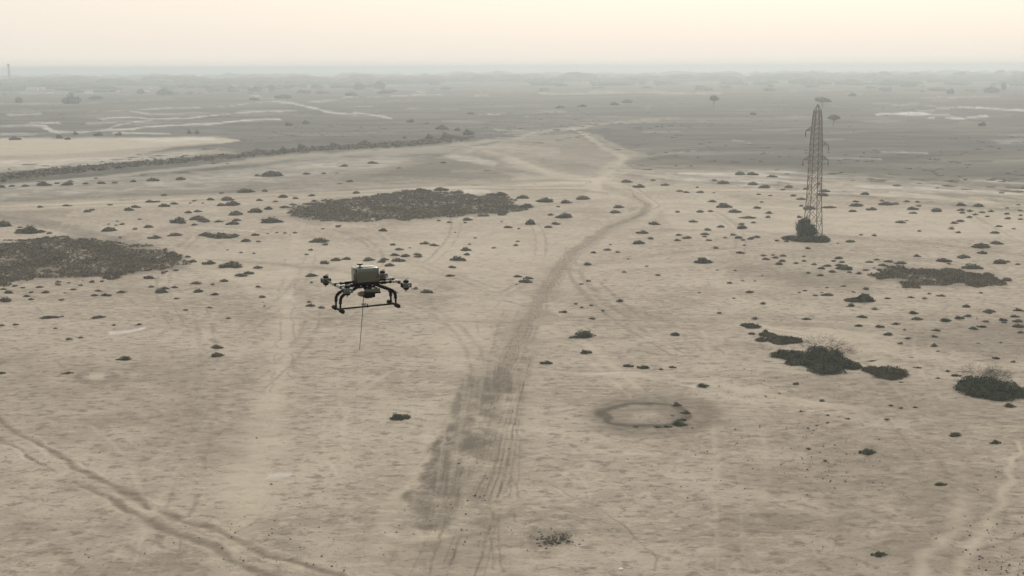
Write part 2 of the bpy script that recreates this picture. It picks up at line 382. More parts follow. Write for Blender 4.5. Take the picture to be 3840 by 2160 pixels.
# --- junction and main dirt road
road = V_((1060, 1500), (1110, 1380), (1180, 1200), (1230, 1060), (1270, 930), (1320, 830), (1375, 730), (1440, 640), (1540, 575), (1620, 540), (1635, 515), (1590, 490), (1500, 462))
line('light', road, (230, 210, 170, 130, 110, 95, 80, 62, 40, 30, 26, 24, 26), .35, .8)
line('light', V_((1500, 470), (1520, 430), (1560, 400), (1620, 390)), (30, 22, 14, 8), .7, .8)
poly('light', V_((1290, 450), (1480, 440), (1560, 455), (1600, 480), (1640, 520), (1600, 500), (1480, 480), (1350, 475)), .55, 9, nz=.3)
line('light', V_((1270, 400), (1350, 425), (1440, 450), (1500, 470)), (9, 16), .75, .8)
def Zj(*p): return Z_(1920, 188, 1.342, *p)
for pts, wd, a in (([(-260, 470), (0, 545), (90, 580), (190, 620), (300, 640), (420, 660)], (9, 10, 11, 12, 12, 14), .95), ([(300, 392), (370, 430), (460, 490), (560, 545), (520, 590), (470, 630), (420, 670)], (3, 5, 7, 11, 14, 18, 22), .9),
                   ([(0, 650), (200, 640), (400, 640)], (5, 7), .8), ([(500, 640), (600, 606), (800, 602), (1100, 610)], (5, 4, 3, 2), .8), ([(570, 545), (760, 525), (930, 505)], (5, 3, 2), .6),
                   ([(-300, 610), (-100, 600), (100, 640)], (4, 6), .6), ([(430, 680), (560, 710), (700, 760), (740, 790), (690, 830), (560, 880), (400, 960), (300, 1010)], (16, 18, 16, 16, 18, 22, 30, 40), .55), ([(-80, 400), (100, 408), (300, 392), (600, 355), (850, 345)], (3, 3, 3, 2, 1.2), .8)):
    line('light', Zj(*pts), wd, a, .8, .5)
for pts, a in (([(-200, 680), (100, 690), (360, 680), (400, 660), (200, 655), (-100, 665)], .5), ([(-200, 700), (300, 702), (480, 720)], .4), ([(-350, 480), (-150, 500), (60, 500)], .5), ([(60, 510), (300, 492), (560, 490)], .4),
               ([(-380, 530), (-250, 490), (-120, 470), (0, 440)], .5), ([(560, 690), (700, 745), (745, 785), (600, 850)], .55), ([(510, 655), (620, 690), (700, 740)], .5)):
    line('scrub', Zj(*pts), (1.8, 1.8), a, .8, .5)
line('light', V_((900, 700), (1000, 640), (1160, 560), (1300, 540)), 60, .3, .9)
poly('light', V_((1100, 560), (1400, 560), (1560, 560), (1420, 640), (1380, 720), (1250, 850), (1150, 950), (1080, 900), (1130, 740)), .4, 30, nz=.3)
for o, w0, a in ((-22, 2.0, .7), (-12, 2.2, .9), (-2, 2.0, .85), (8, 2.4, .95), (18, 2.0, .85), (34, 1.8, .6)):
    line('dark', V_((1240 + o, 985), (1290 + o * .9, 880), (1355 + o * .8, 760), (1395 + o * .75, 690), (1440 + o * .7, 635), (1530 + o * .6, 572), (1612 + o * .3, 540), (1628 + o * .35, 515), (1590, 488 + o * .3)),
         (w0 * 2.6, w0 * 2.2, w0 * 2, w0 * 1.6, w0 * 1.5, w0, w0, w0, w0 * .8), a, .8, .7, -.03)
line('dark', V_((1250, 960), (1300, 860), (1355, 760), (1400, 690), (1450, 632), (1540, 575), (1620, 538), (1630, 515), (1590, 492), (1520, 468)), (36, 36, 34, 28, 22, 17, 14, 16, 14, 11), .45, .6, .6)
line('dark', V_((1350, 775), (1372, 730), (1396, 690)), (26, 22, 14), .5, .8)
line('dark', V_((1260, 900), (1300, 850), (1340, 800), (1362, 770)), (14, 22, 18, 14), .45, .9)
line('dark', V_((1580, 530), (1605, 522)), (6, 6), .5, .8)
# damp dark soil on the near road
poly('wet', ZR((700, 180), (800, 120), (880, 150), (900, 210), (880, 280), (800, 320), (760, 400), (800, 420), (760, 620), (720, 700), (700, 780), (600, 800), (570, 900), (560, 980),
                (520, 1080), (460, 1150), (360, 1170), (280, 1130), (300, 1060), (200, 1020), (200, 950), (300, 850), (350, 760), (360, 640), (480, 500), (500, 370), (540, 260)), .9, 9, nz=.3)
poly('wet', ZR((300, 1050), (450, 1050), (470, 1140), (380, 1160), (290, 1140)), .8, 10, nz=.2)
poly('wet', ZR((600, 720), (740, 700), (700, 770), (600, 790)), .75, 8, nz=.3)
poly('wet', ZR((500, 350), (620, 340), (610, 410), (500, 410)), .7, 8, nz=.3)
poly('wet', ZR((560, 200), (660, 190), (620, 260), (540, 270)), .7, 8, nz=.3)
poly('wet', ZR((600, 900), (720, 900), (740, 1010), (600, 1030)), .4, 14, nz=.3)
poly('wet', ZR((600, 1070), (780, 1060), (760, 1130), (600, 1120)), .35, 14, nz=.3)
poly('light', ZR((560, 900), (640, 700), (720, 500), (760, 380), (700, 360), (650, 560), (560, 700), (480, 920)), .55, 10, nz=.2)
for pts in ([(930, 60), (900, 320), (920, 700), (910, 860), (935, 1040)], [(860, 200), (850, 640), (870, 900), (895, 1100)], [(760, 620), (740, 1180), (760, 1400)], [(775, 1000), (795, 1230), (812, 1420)],
            [(440, 1150), (400, 1280), (350, 1449)], [(350, 1200), (300, 1330), (255, 1449)], [(270, 1180), (235, 1280)], [(200, 1370), (185, 1400)], [(200, 1150), (130, 1300), (70, 1440)]):
    line('dark', ZR(*pts), (3.5, 5.5), .6, .8, .4, -.04, gap=.42)
line('dark', ZR((440, 1160), (405, 1270), (355, 1449)), (6, 6), .75, .7, .4, -.05)
for pts in ([(1000, -20), (880, 420), (830, 800)], [(640, 560), (560, 760), (500, 900)], [(820, 150), (700, 560), (640, 700)], [(690, 420), (640, 600)]):
    line('light', ZR(*pts), (5, 7), .55, .8, .5)
line('dark', V_((1370, 720), (1310, 850), (1250, 1040), (1190, 1230), (1080, 1470)), (50, 75, 110, 140, 150), .5, .7, 1.5, 0, .42)
RL = random.Random(3)
for o in (-118, -84, -62, -38, -14, 8, 30, 52, 76, 112, 140):
    cut = RL.choice((4, 4, 4, 5)) if abs(o) < 100 else 5
    pts = [(a + (o + RL.gauss(0, 3)) * (.25 + .75 * (b - 900 * K) / (560 * K)) * K * .75, b) for a, b in V_((1315, 900), (1262, 1040), (1215, 1200), (1180, 1270), (1110, 1470))][:cut]
    wd0 = RL.uniform(.6, 1.35)
    line('dark' if o % 4 else 'wet', pts, [q * wd0 for q in (3, 4, 5, 5, 4)][:cut], RL.uniform(.45, .95), .75, .10, -.008, gap=RL.uniform(.34, .46))
line('light', ZR((360, 560), (330, 720), (220, 860), (120, 1040), (60, 1250)), (26, 34), .5, .9)
# straight tracks left of the drone
line('light', V_((745, 600), (722, 700), (718, 820), (690, 960), (660, 1080), (620, 1240), (580, 1400)), (26, 34, 44, 52, 60, 70, 70), .6, .9)
line('dark', V_((722, 640), (703, 740), (705, 840), (690, 900), (682, 960), (683, 990)), (3, 6), .5, .9, .8, gap=.4)
line('dark', V_((748, 700), (735, 800), (738, 880), (730, 950)), (3, 6), .55, .9, .8, gap=.38)
line('light', V_((250, 600), (430, 650), (600, 700), (720, 790)), (9, 20), .4, .9)
line('plain', V_((60, 545), (250, 592), (400, 632), (470, 650)), (14, 8), .5, .8)
# muddy diagonal ruts at lower left
line('rut', ZD((-900, -20), (-40, 540), (0, 572), (120, 650), (230, 712), (350, 775), (440, 840), (500, 872), (640, 930), (740, 985), (800, 1020), (860, 1062)), (4, 6, 7, 8, 8, 10, 12, 13, 10, 16, 14, 7), .85, .85, .6, -.03)
line('rut', ZD((920, 1085), (1000, 1105), (1100, 1150), (1230, 1180), (1300, 1225), (1370, 1265), (1500, 1320), (1700, 1378), (1800, 1410), (1930, 1450)), (5, 7, 7, 9, 15, 14, 8, 6, 7, 8), .85, .85, .6, -.03)
line('rut', ZD((-900, 60), (-40, 640), (0, 672), (120, 740), (200, 795), (330, 862)), (4, 7, 8, 6, 7, 6), .6, .7, .45, -.03)
line('rut', ZD((420, 925), (480, 955), (600, 995), (680, 1040), (780, 1110), (930, 1180), (1090, 1235), (1200, 1285), (1300, 1335), (1370, 1385), (1460, 1430), (1600, 1480)), (4, 8, 5, 10, 11, 11, 12, 18, 17, 18, 14, 12), .85, .85, .6, -.03)
line('rut', ZD((1370, 1200), (1420, 1150), (1450, 1100)), (9, 6), .5, .9)
line('rut', ZD((900, 1230), (970, 1290), (1010, 1320)), (8, 5), .45, .9)
line('rut', ZD((740, 1270), (820, 1330), (870, 1370)), (6, 6), .4, .9)
line('rut', ZD((0, 1370), (170, 1320), (300, 1290), (640, 1210)), (10, 3), .4, .9)
for o, a in ((-20, .5), (22, .5)):
    line('light', [(x, y + o) for x, y in ZD((0, 572), (230, 712), (500, 872), (800, 1020), (1000, 1105), (1230, 1185), (1370, 1265), (1700, 1378))], (4, 8), a, .9, .8, .03, gap=.42)
    line('light', [(x, y + o) for x, y in ZD((420, 925), (680, 1040), (930, 1180), (1200, 1285), (1370, 1385))], (5, 9), a, .9, .8, .03, gap=.42)
line('salt', ZD((0, 715), (60, 730), (150, 765), (160, 780)), (5, 9), .5, .8)
line('salt', ZD((215, 725), (275, 750)), 6, .5, .8)
# the second damp patch of broken crust at lower left
poly('dark', ZD((-60, 900), (400, 880), (640, 960), (600, 1100), (900, 1250), (1200, 1449), (-60, 1500)), .38, 40, nz=.9)
poly('dark', ZD((700, 700), (1250, 640), (1300, 800), (1200, 960), (800, 900)), .25, 40, nz=.9)
for pts, a in (([(30, 510), (200, 487), (330, 484), (520, 495), (740, 522)], .5), ([(60, 575), (220, 525), (420, 500), (600, 510)], .45), ([(1180, 408), (1270, 372), (1370, 356), (1455, 350)], .8),
               ([(1000, 545), (1300, 480), (1460, 445)], .4), ([(1090, 480), (1250, 455)], .3), ([(1270, 250), (1590, 240)], .2), ([(1560, 1200), (1750, 1160)], .45), ([(1500, 1145), (1800, 1120), (1930, 1085)], .35)):
    line('dark', ZD(*pts), 2.2, a, .8, .4, -.02)
# salt marks
line('salt', V_((275, 838), (330, 833), (362, 825)), (5, 4), .9, .8, .5)
line('salt', V_((475, 573), (560, 575), (640, 582)), 1.8, .55, .8, .5)
line('salt', V_((680, 1198), (740, 1194)), (6, 5), .45, .9)
poly('salt', V_((720, 742), (745, 742), (742, 760), (722, 758)), .3, 6)
line('salt', V_((1170, 480), (1230, 484)), 6, .5, .9)
line('light', V_((1330, 928), (1450, 938), (1600, 946), (1760, 958), (1900, 985), (2050, 1015), (2250, 1035)), (5, 6), .6, .9, .6)
line('salt', V_((1370, 945), (1560, 938), (1700, 945)), 1.8, .4, .8)
line('salt', V_((1640, 955), (1760, 975)), 1.6, .35, .8)
poly('light', V_((1740, 970), (1880, 990), (1960, 1040), (1900, 1090), (1780, 1040)), .5, 22, nz=.5)
poly('salt', V_((1840, 1015), (1885, 1015), (1870, 1060), (1830, 1040)), .3, 10, nz=.6)
# light tracks at the right
line('light', ZC((0, 420), (600, 415), (1200, 420), (2576, 490)), 5, .55, .9, .5)
line('light', ZC((0, 225), (700, 232), (1500, 262), (2100, 300), (2576, 345)), (4, 5), .8, .8, .5)
line('dark', ZC((0, 230), (600, 240), (1100, 258), (1750, 290)), 1.6, .6, .7, .4)
line('light', ZC((0, 90), (350, 95), (900, 150)), (4, 6), .5, .8, .5)
line('light', ZG((0, 90), (200, 110), (450, 165), (700, 220), (850, 250)), (10, 16), .85, .8, .5)
line('dark', ZG((250, 135), (560, 190), (800, 240)), 2.2, .5, .8, .5)
poly('light', ZG((700, 200), (900, 120), (1300, 100), (1350, 250), (1500, 330), (1400, 470), (1200, 400), (1000, 260)), .5, 18, nz=.3)
line('light', ZG((0, 760), (700, 790), (1200, 860), (1700, 880)), (4, 4), .5, .8)
line('light', ZF((1330, 1449), (1400, 1330), (1480, 1240), (1560, 1100), (1570, 1040)), (26, 20), 1.0, .9)
line('light', ZF((1560, 1449), (1680, 1240), (1760, 1100), (1840, 980), (1860, 850), (1900, 700)), (16, 10), .95, .9)
line('dark', ZF((1830, 650), (1850, 700), (1880, 760)), (8, 5), .4, .9)
line('light', ZF((560, 1050), (700, 1080)), 5, .6, .9)
line('light', ZF((440, 650), (460, 850), (440, 1000)), 16, .45, .9)
line('dark', ZE((1160, 925), (1300, 1000), (1450, 1060), (1600, 1160), (1700, 1260), (1760, 1360), (1790, 1420)), (2, 5), .6, .8, .5, -.03, gap=.35)
RS_ = random.Random(77)
for i in range(230):
    y = 285 + 340 * RS_.random() ** 1.2; x = RS_.uniform(-100, 3900); k_ = (y - 252) / 300
    if y > 505 and x < 2300: continue
    L_ = (30 + 260 * RS_.random() ** 2) * (.5 + k_); sl = RS_.gauss(-.01, .02) * L_
    fld, am = (('scrub', .75) if RS_.random() < .55 else ('salt', .35) if RS_.random() < .35 else ('light', .6))
    line(fld, [(x, y), (x + L_ * .5, y + sl * .5 + RS_.gauss(0, 1.5)), (x + L_, y + sl)], (1 + 1.0 * k_, 1.6 + 4.5 * k_ * RS_.random(), 1), am * RS_.uniform(.4, 1), .9, .7)
for i in range(120):
    x = RS_.uniform(2280, 3900); y = 640 + (x - 2340) * .058 + RS_.gauss(0, 17); L_ = RS_.uniform(60, 330)
    line(RS_.choice(('scrub', 'scrub', 'light', 'light', 'salt')), [(x, y), (x + L_ * .5, y + 4), (x + L_, y + L_ * .06)], (2, RS_.uniform(3, 7), 1.5), RS_.uniform(.2, .6), .9, .7)
def proj(x, y):
    d = Vector((x, y, -H)); q = d.dot(_f); return (1920 + F * d.dot(_r) / q, 1080 - F * d.dot(_u) / q)
RW = random.Random(31)
for i in range(46):
    y0 = 68 + 190 * RW.random() ** 1.5; x0 = RW.uniform(-.42, .42) * y0; a = RW.choice([RW.uniform(-.5, .5), RW.uniform(-.5, .5), RW.uniform(.9, 2.2)]); cv = RW.gauss(0, .010); L_ = RW.uniform(25, 90)
    for side in (-.85, .85):
        aa = a; x, y = x0 + side * math.cos(a), y0 - side * math.sin(a); pts = []
        for k in range(9):
            if y < 64: break
            pts.append(proj(x, y)); aa += cv * L_ / 8; x += math.sin(aa) * L_ / 8; y += math.cos(aa) * L_ / 8
        if len(pts) < 3: continue
        w0_ = max(1.6, .16 * F / math.hypot(y0, H)); wd = [w0_ * (.25 + .9 * math.sin(math.pi * (k + .5) / len(pts))) for k in range(len(pts))]
        line('dark' if i % 3 else 'light', pts, wd, RW.uniform(.25, .6), .95, .3, -.02, gap=RW.uniform(.3, .48))
# broad tonal zones
poly('dark', ZC((300, 780), (900, 800), (1350, 850), (1400, 950), (900, 970), (400, 880)), .75, 22, nz=.3)
poly('dark', ZG((1500, 150), (2700, 60), (2700, 420), (2300, 420), (1900, 330), (1600, 300)), .75, 22, nz=.2)
poly('dark', ZG((300, 560), (1200, 540), (1900, 600), (2700, 780), (2700, 1000), (1500, 980), (900, 760)), .5, 30, nz=.5)
poly('dark', ZF((100, 500), (900, 600), (1900, 640), (1900, 1449), (0, 1449), (300, 800)), .42, 60, nz=.6)
poly('dark', V_((-50, 880), (650, 900), (620, 1150), (350, 1180), (-50, 1060)), .4, 40, nz=.6)
poly('dark', V_((1000, 740), (1150, 745), (1100, 765), (980, 760)), .4, 10, nz=.3)
poly('dark', V_((1320, 1340), (1450, 1330), (1440, 1370), (1350, 1375)), .7, 12, nz=.6)
poly('light', V_((380, 640), (700, 600), (900, 620), (1300, 560), (1350, 620), (1000, 720), (700, 720)), .5, 30, nz=.2)
poly('light', V_((1650, 500), (2576, 540), (2576, 600), (1700, 590)), .6, 14, nz=.4)
# ring mounds
def ring(cx, cy, rx, ry, field, wdt, amt, zr=0.0, gapn=0.0):
    e = np.hypot((WU - cx) / rx, (WV - cy) / ry)
    m = np.exp(-((e - 1) / wdt) ** 2)
    if gapn: m = m * (1 - gapn + gapn * sm(.35, .55, N_mid))
    m[np.hypot(PU - cx, PV - cy) > rx * 3] = 0
    fields[field][:] = np.maximum(fields[field], np.minimum(m * amt, 1)); dz_rel[:] += m * zr
ring(2424, 1556, 158, 42, 'wet', .16, .7, .08, .3)
ring(2424, 1556, 158, 42, 'scrub', .12, 1.6, .0, .35)
ring(2428, 1558, 110, 26, 'dark', .6, .8)
poly('wet', [(2500, 1515), (2560, 1520), (2600, 1550), (2590, 1590), (2520, 1605), (2480, 1590), (2540, 1565)], .9, 8, nz=.3)
ring(2460, 1560, 205, 62, 'dark', .38, .85)
ring(2560, 1575, 60, 50, 'dark', .8, .6)
ring(2390, 1556, 60, 18, 'light', .9, .35)
ring(363, 1411, 66, 20, 'scrub', .28, .4, .05)
ring(363, 1411, 10, 3, 'light', 2.6, .9)
ring(380, 1405, 100, 28, 'dark', .5, .4)
ring(2192, 1786, 62, 20, 'light', .12, .6, .02)
line('light', ZE((1370, 820), (1385, 1000)), 9, .45, .9)
ring(2385, 1697, 26, 8, 'light', .5, .6); 
# ground beneath the scrub masses
PATCH_L = ZA((-160, 640), (60, 625), (330, 595), (540, 578), (650, 590), (840, 625), (1100, 668), (1280, 695), (1360, 730), (1430, 790), (1380, 815), (1100, 850), (860, 885), (620, 890), (300, 900), (0, 945), (-160, 960))
PATCH_M = ZB((-146, 540), (-326, 520), (-396, 480), (-376, 430), (-176, 400), (0, 375), (150, 360), (330, 345), (480, 305), (620, 310), (850, 330), (1020, 345), (1200, 355), (1290, 375), (1310, 415), (1470, 440), (1360, 460), (1150, 490), (960, 500), (700, 522), (450, 530), (250, 535), (60, 552), (-60, 545))
PATCH_R = ZC((1420, 880), (1550, 860), (1500, 800), (1620, 790), (1820, 830), (1980, 825), (2170, 840), (2330, 880), (2390, 910), (2330, 950), (2140, 965), (1980, 955), (1800, 945), (1650, 925), (1500, 905))
for P_, a in ((PATCH_L, .85), (PATCH_M, .8), (PATCH_R, .8)):
    poly('scrub', P_, a, 10, nz=.35)
poly('plain', ZA((1950, 440), (2250, 400), (2500, 480), (2400, 500), (2200, 450)), .3, 8)

def save_masks(me):
    fz = fields
    for nm_, ty_ in (('mask_a', 'FLOAT_COLOR'), ('mask_b', 'FLOAT_COLOR'), ('mask_wet', 'FLOAT')): me.attributes.new(nm_, ty_, 'POINT')
    a = me.attributes['mask_a']; b = me.attributes['mask_b']
    arr = np.ones((len(GX) + 1, 4), np.float32)
    arr[1:, 0] = fz['dark']; arr[1:, 1] = fz['light']; arr[1:, 2] = fz['scrub']; arr[0, :3] = 0
    a.data.foreach_set('color', arr.ravel())
    wv_ = np.zeros(len(GX) + 1, np.float32); wv_[1:] = fz['wet']; me.attributes['mask_wet'].data.foreach_set('value', wv_)
    arr[1:, 0] = fz['salt']; arr[1:, 1] = fz['plain']; arr[1:, 2] = fz['rut']; arr[0, :3] = 0
    b.data.foreach_set('color', arr.ravel())

near = np.clip(1 - (np.hypot(GX, GY) - 150) / 300, 0, 1)
GZ = dz_rel + near * ((fbm(GX / 6, GY / 6, 77) - .5) * .22 + (fbm(GX / 1.1, GY / 1.1, 87, 3) - .5) * .12)
far_relief = np.clip((np.hypot(GX, GY) - 400) / 600, 0, 1) * (N_far - .5) * .6
GZ = GZ + far_relief
GZ[~ok] = 0
me = bpy.data.meshes.new('ground')
nv = len(GX) + 1
co = np.zeros((nv, 3), np.float32); co[1:, 0] = GX; co[1:, 1] = GY; co[1:, 2] = GZ
me.vertices.add(nv); me.vertices.foreach_set('co', co.ravel())
ii, jj = np.meshgrid(np.arange(NR - 1), np.arange(NA), indexing='ij')
j2 = (jj + 1) % NA
q = np.stack([1 + ii * NA + jj, 1 + ii * NA + j2, 1 + (ii + 1) * NA + j2, 1 + (ii + 1) * NA + jj], -1).reshape(-1, 4)
q = q[:, ::-1]
jc = np.arange(NA); tri = np.stack([np.zeros(NA, int), 1 + (jc + 1) % NA, 1 + jc], -1)
loops = np.concatenate([q.ravel(), tri.ravel()]).astype(np.int32)
starts = np.concatenate([np.arange(len(q)) * 4, len(q) * 4 + np.arange(NA) * 3]).astype(np.int32)
me.loops.add(len(loops)); me.loops.foreach_set('vertex_index', loops)
me.polygons.add(len(starts)); me.polygons.foreach_set('loop_start', starts)
me.polygons.foreach_set('use_smooth', np.ones(len(starts), bool))
me.update(calc_edges=True); me.validate()
save_masks(me)
ground = link('ground', me)
tag(ground, 'flat dusty sand plain crossed by wheel tracks and muddy ruts', kind='structure')

gm = bpy.data.materials.new('dusty_ground'); gm.use_nodes = True
n = gm.node_tree; L = n.links; p = n.nodes['Principled BSDF']
p.inputs['Roughness'].default_value = 0.95; p.inputs['Specular IOR Level'].default_value = 0.15
geo = n.nodes.new('ShaderNodeNewGeometry')
def mapn(sx, sy, rz=0.0):
    m = n.nodes.new('ShaderNodeMapping'); m.inputs['Scale'].default_value = (sx, sy, 1); m.inputs['Rotation'].default_value = (0, 0, rz)
    L.new(geo.outputs['Position'], m.inputs['Vector']); return m.outputs[0]
def noi(vec, detail=5, rough=.6, dist=0.0):
    t = n.nodes.new('ShaderNodeTexNoise'); t.inputs['Scale'].default_value = 1; t.inputs['Detail'].default_value = detail
    t.inputs['Roughness'].default_value = rough; t.inputs['Distortion'].default_value = dist
    L.new(vec, t.inputs['Vector']); return t.outputs[0]
def rng_(x, a, b, c=0., d=1.):
    t = n.nodes.new('ShaderNodeMapRange'); t.interpolation_type = 'SMOOTHSTEP'
    for k, vv in zip((1, 2, 3, 4), (a, b, c, d)): t.inputs[k].default_value = vv
    L.new(x, t.inputs[0]); return t.outputs[0]
def mixc(f, a, b):
    t = n.nodes.new('ShaderNodeMix'); t.data_type = 'RGBA'
    if isinstance(f, float): t.inputs[0].default_value = f
    else: L.new(f, t.inputs[0])
    for s, x in ((6, a), (7, b)):
        if isinstance(x, tuple): t.inputs[s].default_value = (*x, 1)
        else: L.new(x, t.inputs[s])
    return t.outputs[2]
def mth(op, a, b=None):
    t = n.nodes.new('ShaderNodeMath'); t.operation = op
    for s, x in ((0, a), (1, b)):
        if x is None: continue
        if isinstance(x, (int, float)): t.inputs[s].default_value = x
        else: L.new(x, t.inputs[s])
    return t.outputs[0]
def attr(nm):
    a = n.nodes.new('ShaderNodeAttribute'); a.attribute_name = nm
    s = n.nodes.new('ShaderNodeSeparateColor'); L.new(a.outputs['Color'], s.inputs[0]); return s.outputs
A = attr('mask_a'); B = attr('mask_b')
SAND, SAND2, SANDL, SANDD = (0.385, 0.334, 0.270), (0.322, 0.278, 0.222), (0.468, 0.416, 0.342), (0.165, 0.146, 0.113)
big = noi(mapn(.012, .03, .2), 4, .55); mid = noi(mapn(.13, .19, .15), 6, .65, .3); fine = noi(mapn(.75, 1.1, .05), 7, .7, .2); grit = noi(mapn(3.0, 5.0), 5, .75)
c = mixc(rng_(big, .40, .60), SAND2, SAND)
c = mixc(mth('MULTIPLY', rng_(noi(mapn(.035, .05, .4), 4, .6, .4), .50, .68), .55), c, (0.25, 0.224, 0.17))
c = mixc(mth('MULTIPLY', rng_(noi(mapn(.05, .055, .9), 5, .6, .6), .52, .66), .6), c, (0.485, 0.448, 0.355))
c = mixc(mth('MULTIPLY', rng_(mid, .46, .62), .55), c, SANDL)
c = mixc(mth('MULTIPLY', rng_(fine, .50, .62), .72), c, SANDD)
c = mixc(mth('MULTIPLY', rng_(grit, .54, .66), .62), c, (0.125, 0.11, 0.086))
c = mixc(mth('MULTIPLY', rng_(noi(mapn(.7, 1.2, -.1), 5, .7), .50, .62), .6), c, (0.47, 0.432, 0.345))
lf = mth('MULTIPLY', A[1], rng_(mid, .25, .6, .55, 1.)); c = mixc(lf, c, (0.50, 0.452, 0.36))
df = mth('MULTIPLY', A[0], rng_(fine, .3, .62, .6, 1.)); c = mixc(df, c, (0.165, 0.143, 0.110))
# damp soil of the road with tyre lines that run along it
aw = n.nodes.new('ShaderNodeAttribute'); aw.attribute_name = 'mask_wet'; wet = aw.outputs['Fac']
lanes = noi(mapn(1.6, .05, math.radians(5)), 4, .6, .15); patch = noi(mapn(.5, .35), 6, .7)
wf = mth('MULTIPLY', wet, mth('MULTIPLY', rng_(lanes, .36, .56, .4, 1.), rng_(patch, .38, .56, .25, 1.)))
c = mixc(wf, c, (0.135, 0.119, 0.093))
dk = mth('MULTIPLY', wet, rng_(grit, .48, .62)); c = mixc(mth('MULTIPLY', dk, .5), c, (0.075, 0.073, 0.064))
# far plain: greyer soil with thin vegetation
pstreak = noi(mapn(.006, .022, .06), 6, .62, .4); pmid = noi(mapn(.035, .07), 6, .7)
pl = mixc(rng_(pstreak, .42, .58), (0.062, 0.065, 0.055), (0.110, 0.108, 0.09))
pl = mixc(mth('MULTIPLY', rng_(noi(mapn(.007, .010, .5), 4, .55, .8), .50, .62), .6), pl, (0.19, 0.172, 0.135))
pl = mixc(mth('MULTIPLY', rng_(pmid, .48, .60), .6), pl, (0.042, 0.044, 0.036))
pl = mixc(mth('MULTIPLY', rng_(noi(mapn(.012, .07, .03), 6, .7, .5), .56, .66), .5), pl, (0.24, 0.222, 0.185))
pf = B[1]
c = mixc(pf, c, mixc(lf, pl, (0.34, 0.315, 0.26)))
sc_ = mixc(rng_(fine, .35, .65), (0.085, 0.077, 0.058), (0.125, 0.11, 0.083))
c = mixc(mth('MULTIPLY', A[2], rng_(mid, .3, .55, .75, 1.)), c, sc_)
c = mixc(mth('MULTIPLY', B[2], mth('MULTIPLY', rng_(fine, .3, .55, .5, 1.), rng_(mid, .34, .56, .45, 1.))), c, (0.158, 0.132, 0.098))
c = mixc(mth('MULTIPLY', B[0], mth('MULTIPLY', rng_(pmid, .36, .55, .3, 1.), rng_(mid, .32, .56, .35, .95))), c, (0.68, 0.68, 0.64))
L.new(c, p.inputs['Base Color'])
bmp = n.nodes.new('ShaderNodeBump'); bmp.inputs['Strength'].default_value = .8; bmp.inputs['Distance'].default_value = .14
hh = mth('ADD', mth('MULTIPLY', fine, 1.0), mth('MULTIPLY', grit, .5)); L.new(hh, bmp.inputs['Height']); L.new(bmp.outputs[0], p.inputs['Normal'])
me.materials.append(gm)

# ------------------------------------------------------------------ haze
bm = bmesh.new(); add_box(bm, (0, 0, 17.0), (70000, 70000, 38.0))
hz = bm_obj('haze', bm, gm, None, False)
hm = bpy.data.materials.new('haze'); hm.use_nodes = True
hn = hm.node_tree; hn.nodes.clear()
ho = hn.nodes.new('ShaderNodeOutputMaterial'); pv = hn.nodes.new('ShaderNodeVolumePrincipled')
pv.inputs['Color'].default_value = (0.86, 0.955, 1.0, 1); pv.inputs['Density'].default_value = 0.00054; pv.inputs['Anisotropy'].default_value = 0.45
hn.links.new(pv.outputs[0], ho.inputs['Volume'])
hz.data.materials.clear(); hz.data.materials.append(hm)
tag(hz, 'pale dusty haze lying over the plain', kind='stuff')

# ------------------------------------------------------------------ vegetation meshes
def leaf_cloud(lobes, count, size, R, flat=0.9, core=True, seg=8, skirt=True):
    """leaf-sized faces through the outer volume of ellipsoid lobes (cx,cy,cz,rx,ry,rz); returns verts, faces"""
    V, Fc = [], []
    wts = [l[3] * l[4] for l in lobes]; tot = sum(wts)
    if core:
        for (cx, cy, cz, rx, ry, rz) in lobes:
            b = len(V); rows = 4
            for i in range(rows + 1):
                th = math.pi / 2 * i / rows
                for k in range(seg):
                    a = 2 * math.pi * k / seg
                    s = .80 * (1 + .18 * (R.random() - .5))
                    V.append((cx + rx * s * math.cos(a) * math.cos(th), cy + ry * s * math.sin(a) * math.cos(th), cz + rz * s * math.sin(th)))
            for i in range(rows):
                for k in range(seg):
                    Fc.append((b + i * seg + k, b + i * seg + (k + 1) % seg, b + (i + 1) * seg + (k + 1) % seg, b + (i + 1) * seg + k))
    for _ in range(count):
        t = R.random() * tot; i = 0
        while t > wts[i] and i < len(lobes) - 1: t -= wts[i]; i += 1
        cx, cy, cz, rx, ry, rz = lobes[i]
        a = R.random() * 2 * math.pi; sz = R.random() ** .8; c = math.sqrt(max(0, 1 - sz * sz))
        rad = .72 + .34 * R.random() + (.18 * R.random() if R.random() < .15 else 0)
        rad *= 1 + .22 * mnoise.noise(Vector((math.cos(a) * 1.7 + cx, math.sin(a) * 1.7 + cy, sz * 2 + R.random() * .2)))
        P = Vector((cx + rx * rad * c * math.cos(a), cy + ry * rad * c * math.sin(a), max(cz + rz * rad * sz, 0.01 if skirt else -9)))
        s = size * (.6 + .8 * R.random())
        d = Vector((R.gauss(0, 1), R.gauss(0, 1), R.gauss(0, .7))).normalized(); e = d.cross(Vector((R.gauss(0, 1), R.gauss(0, 1), R.gauss(0, 1)))).normalized()
        b = len(V)
        V += [P + d * s, P + e * s * .5, P - d * s, P - e * s * .5]
        Fc.append((b, b + 1, b + 2, b + 3))
    return V, Fc

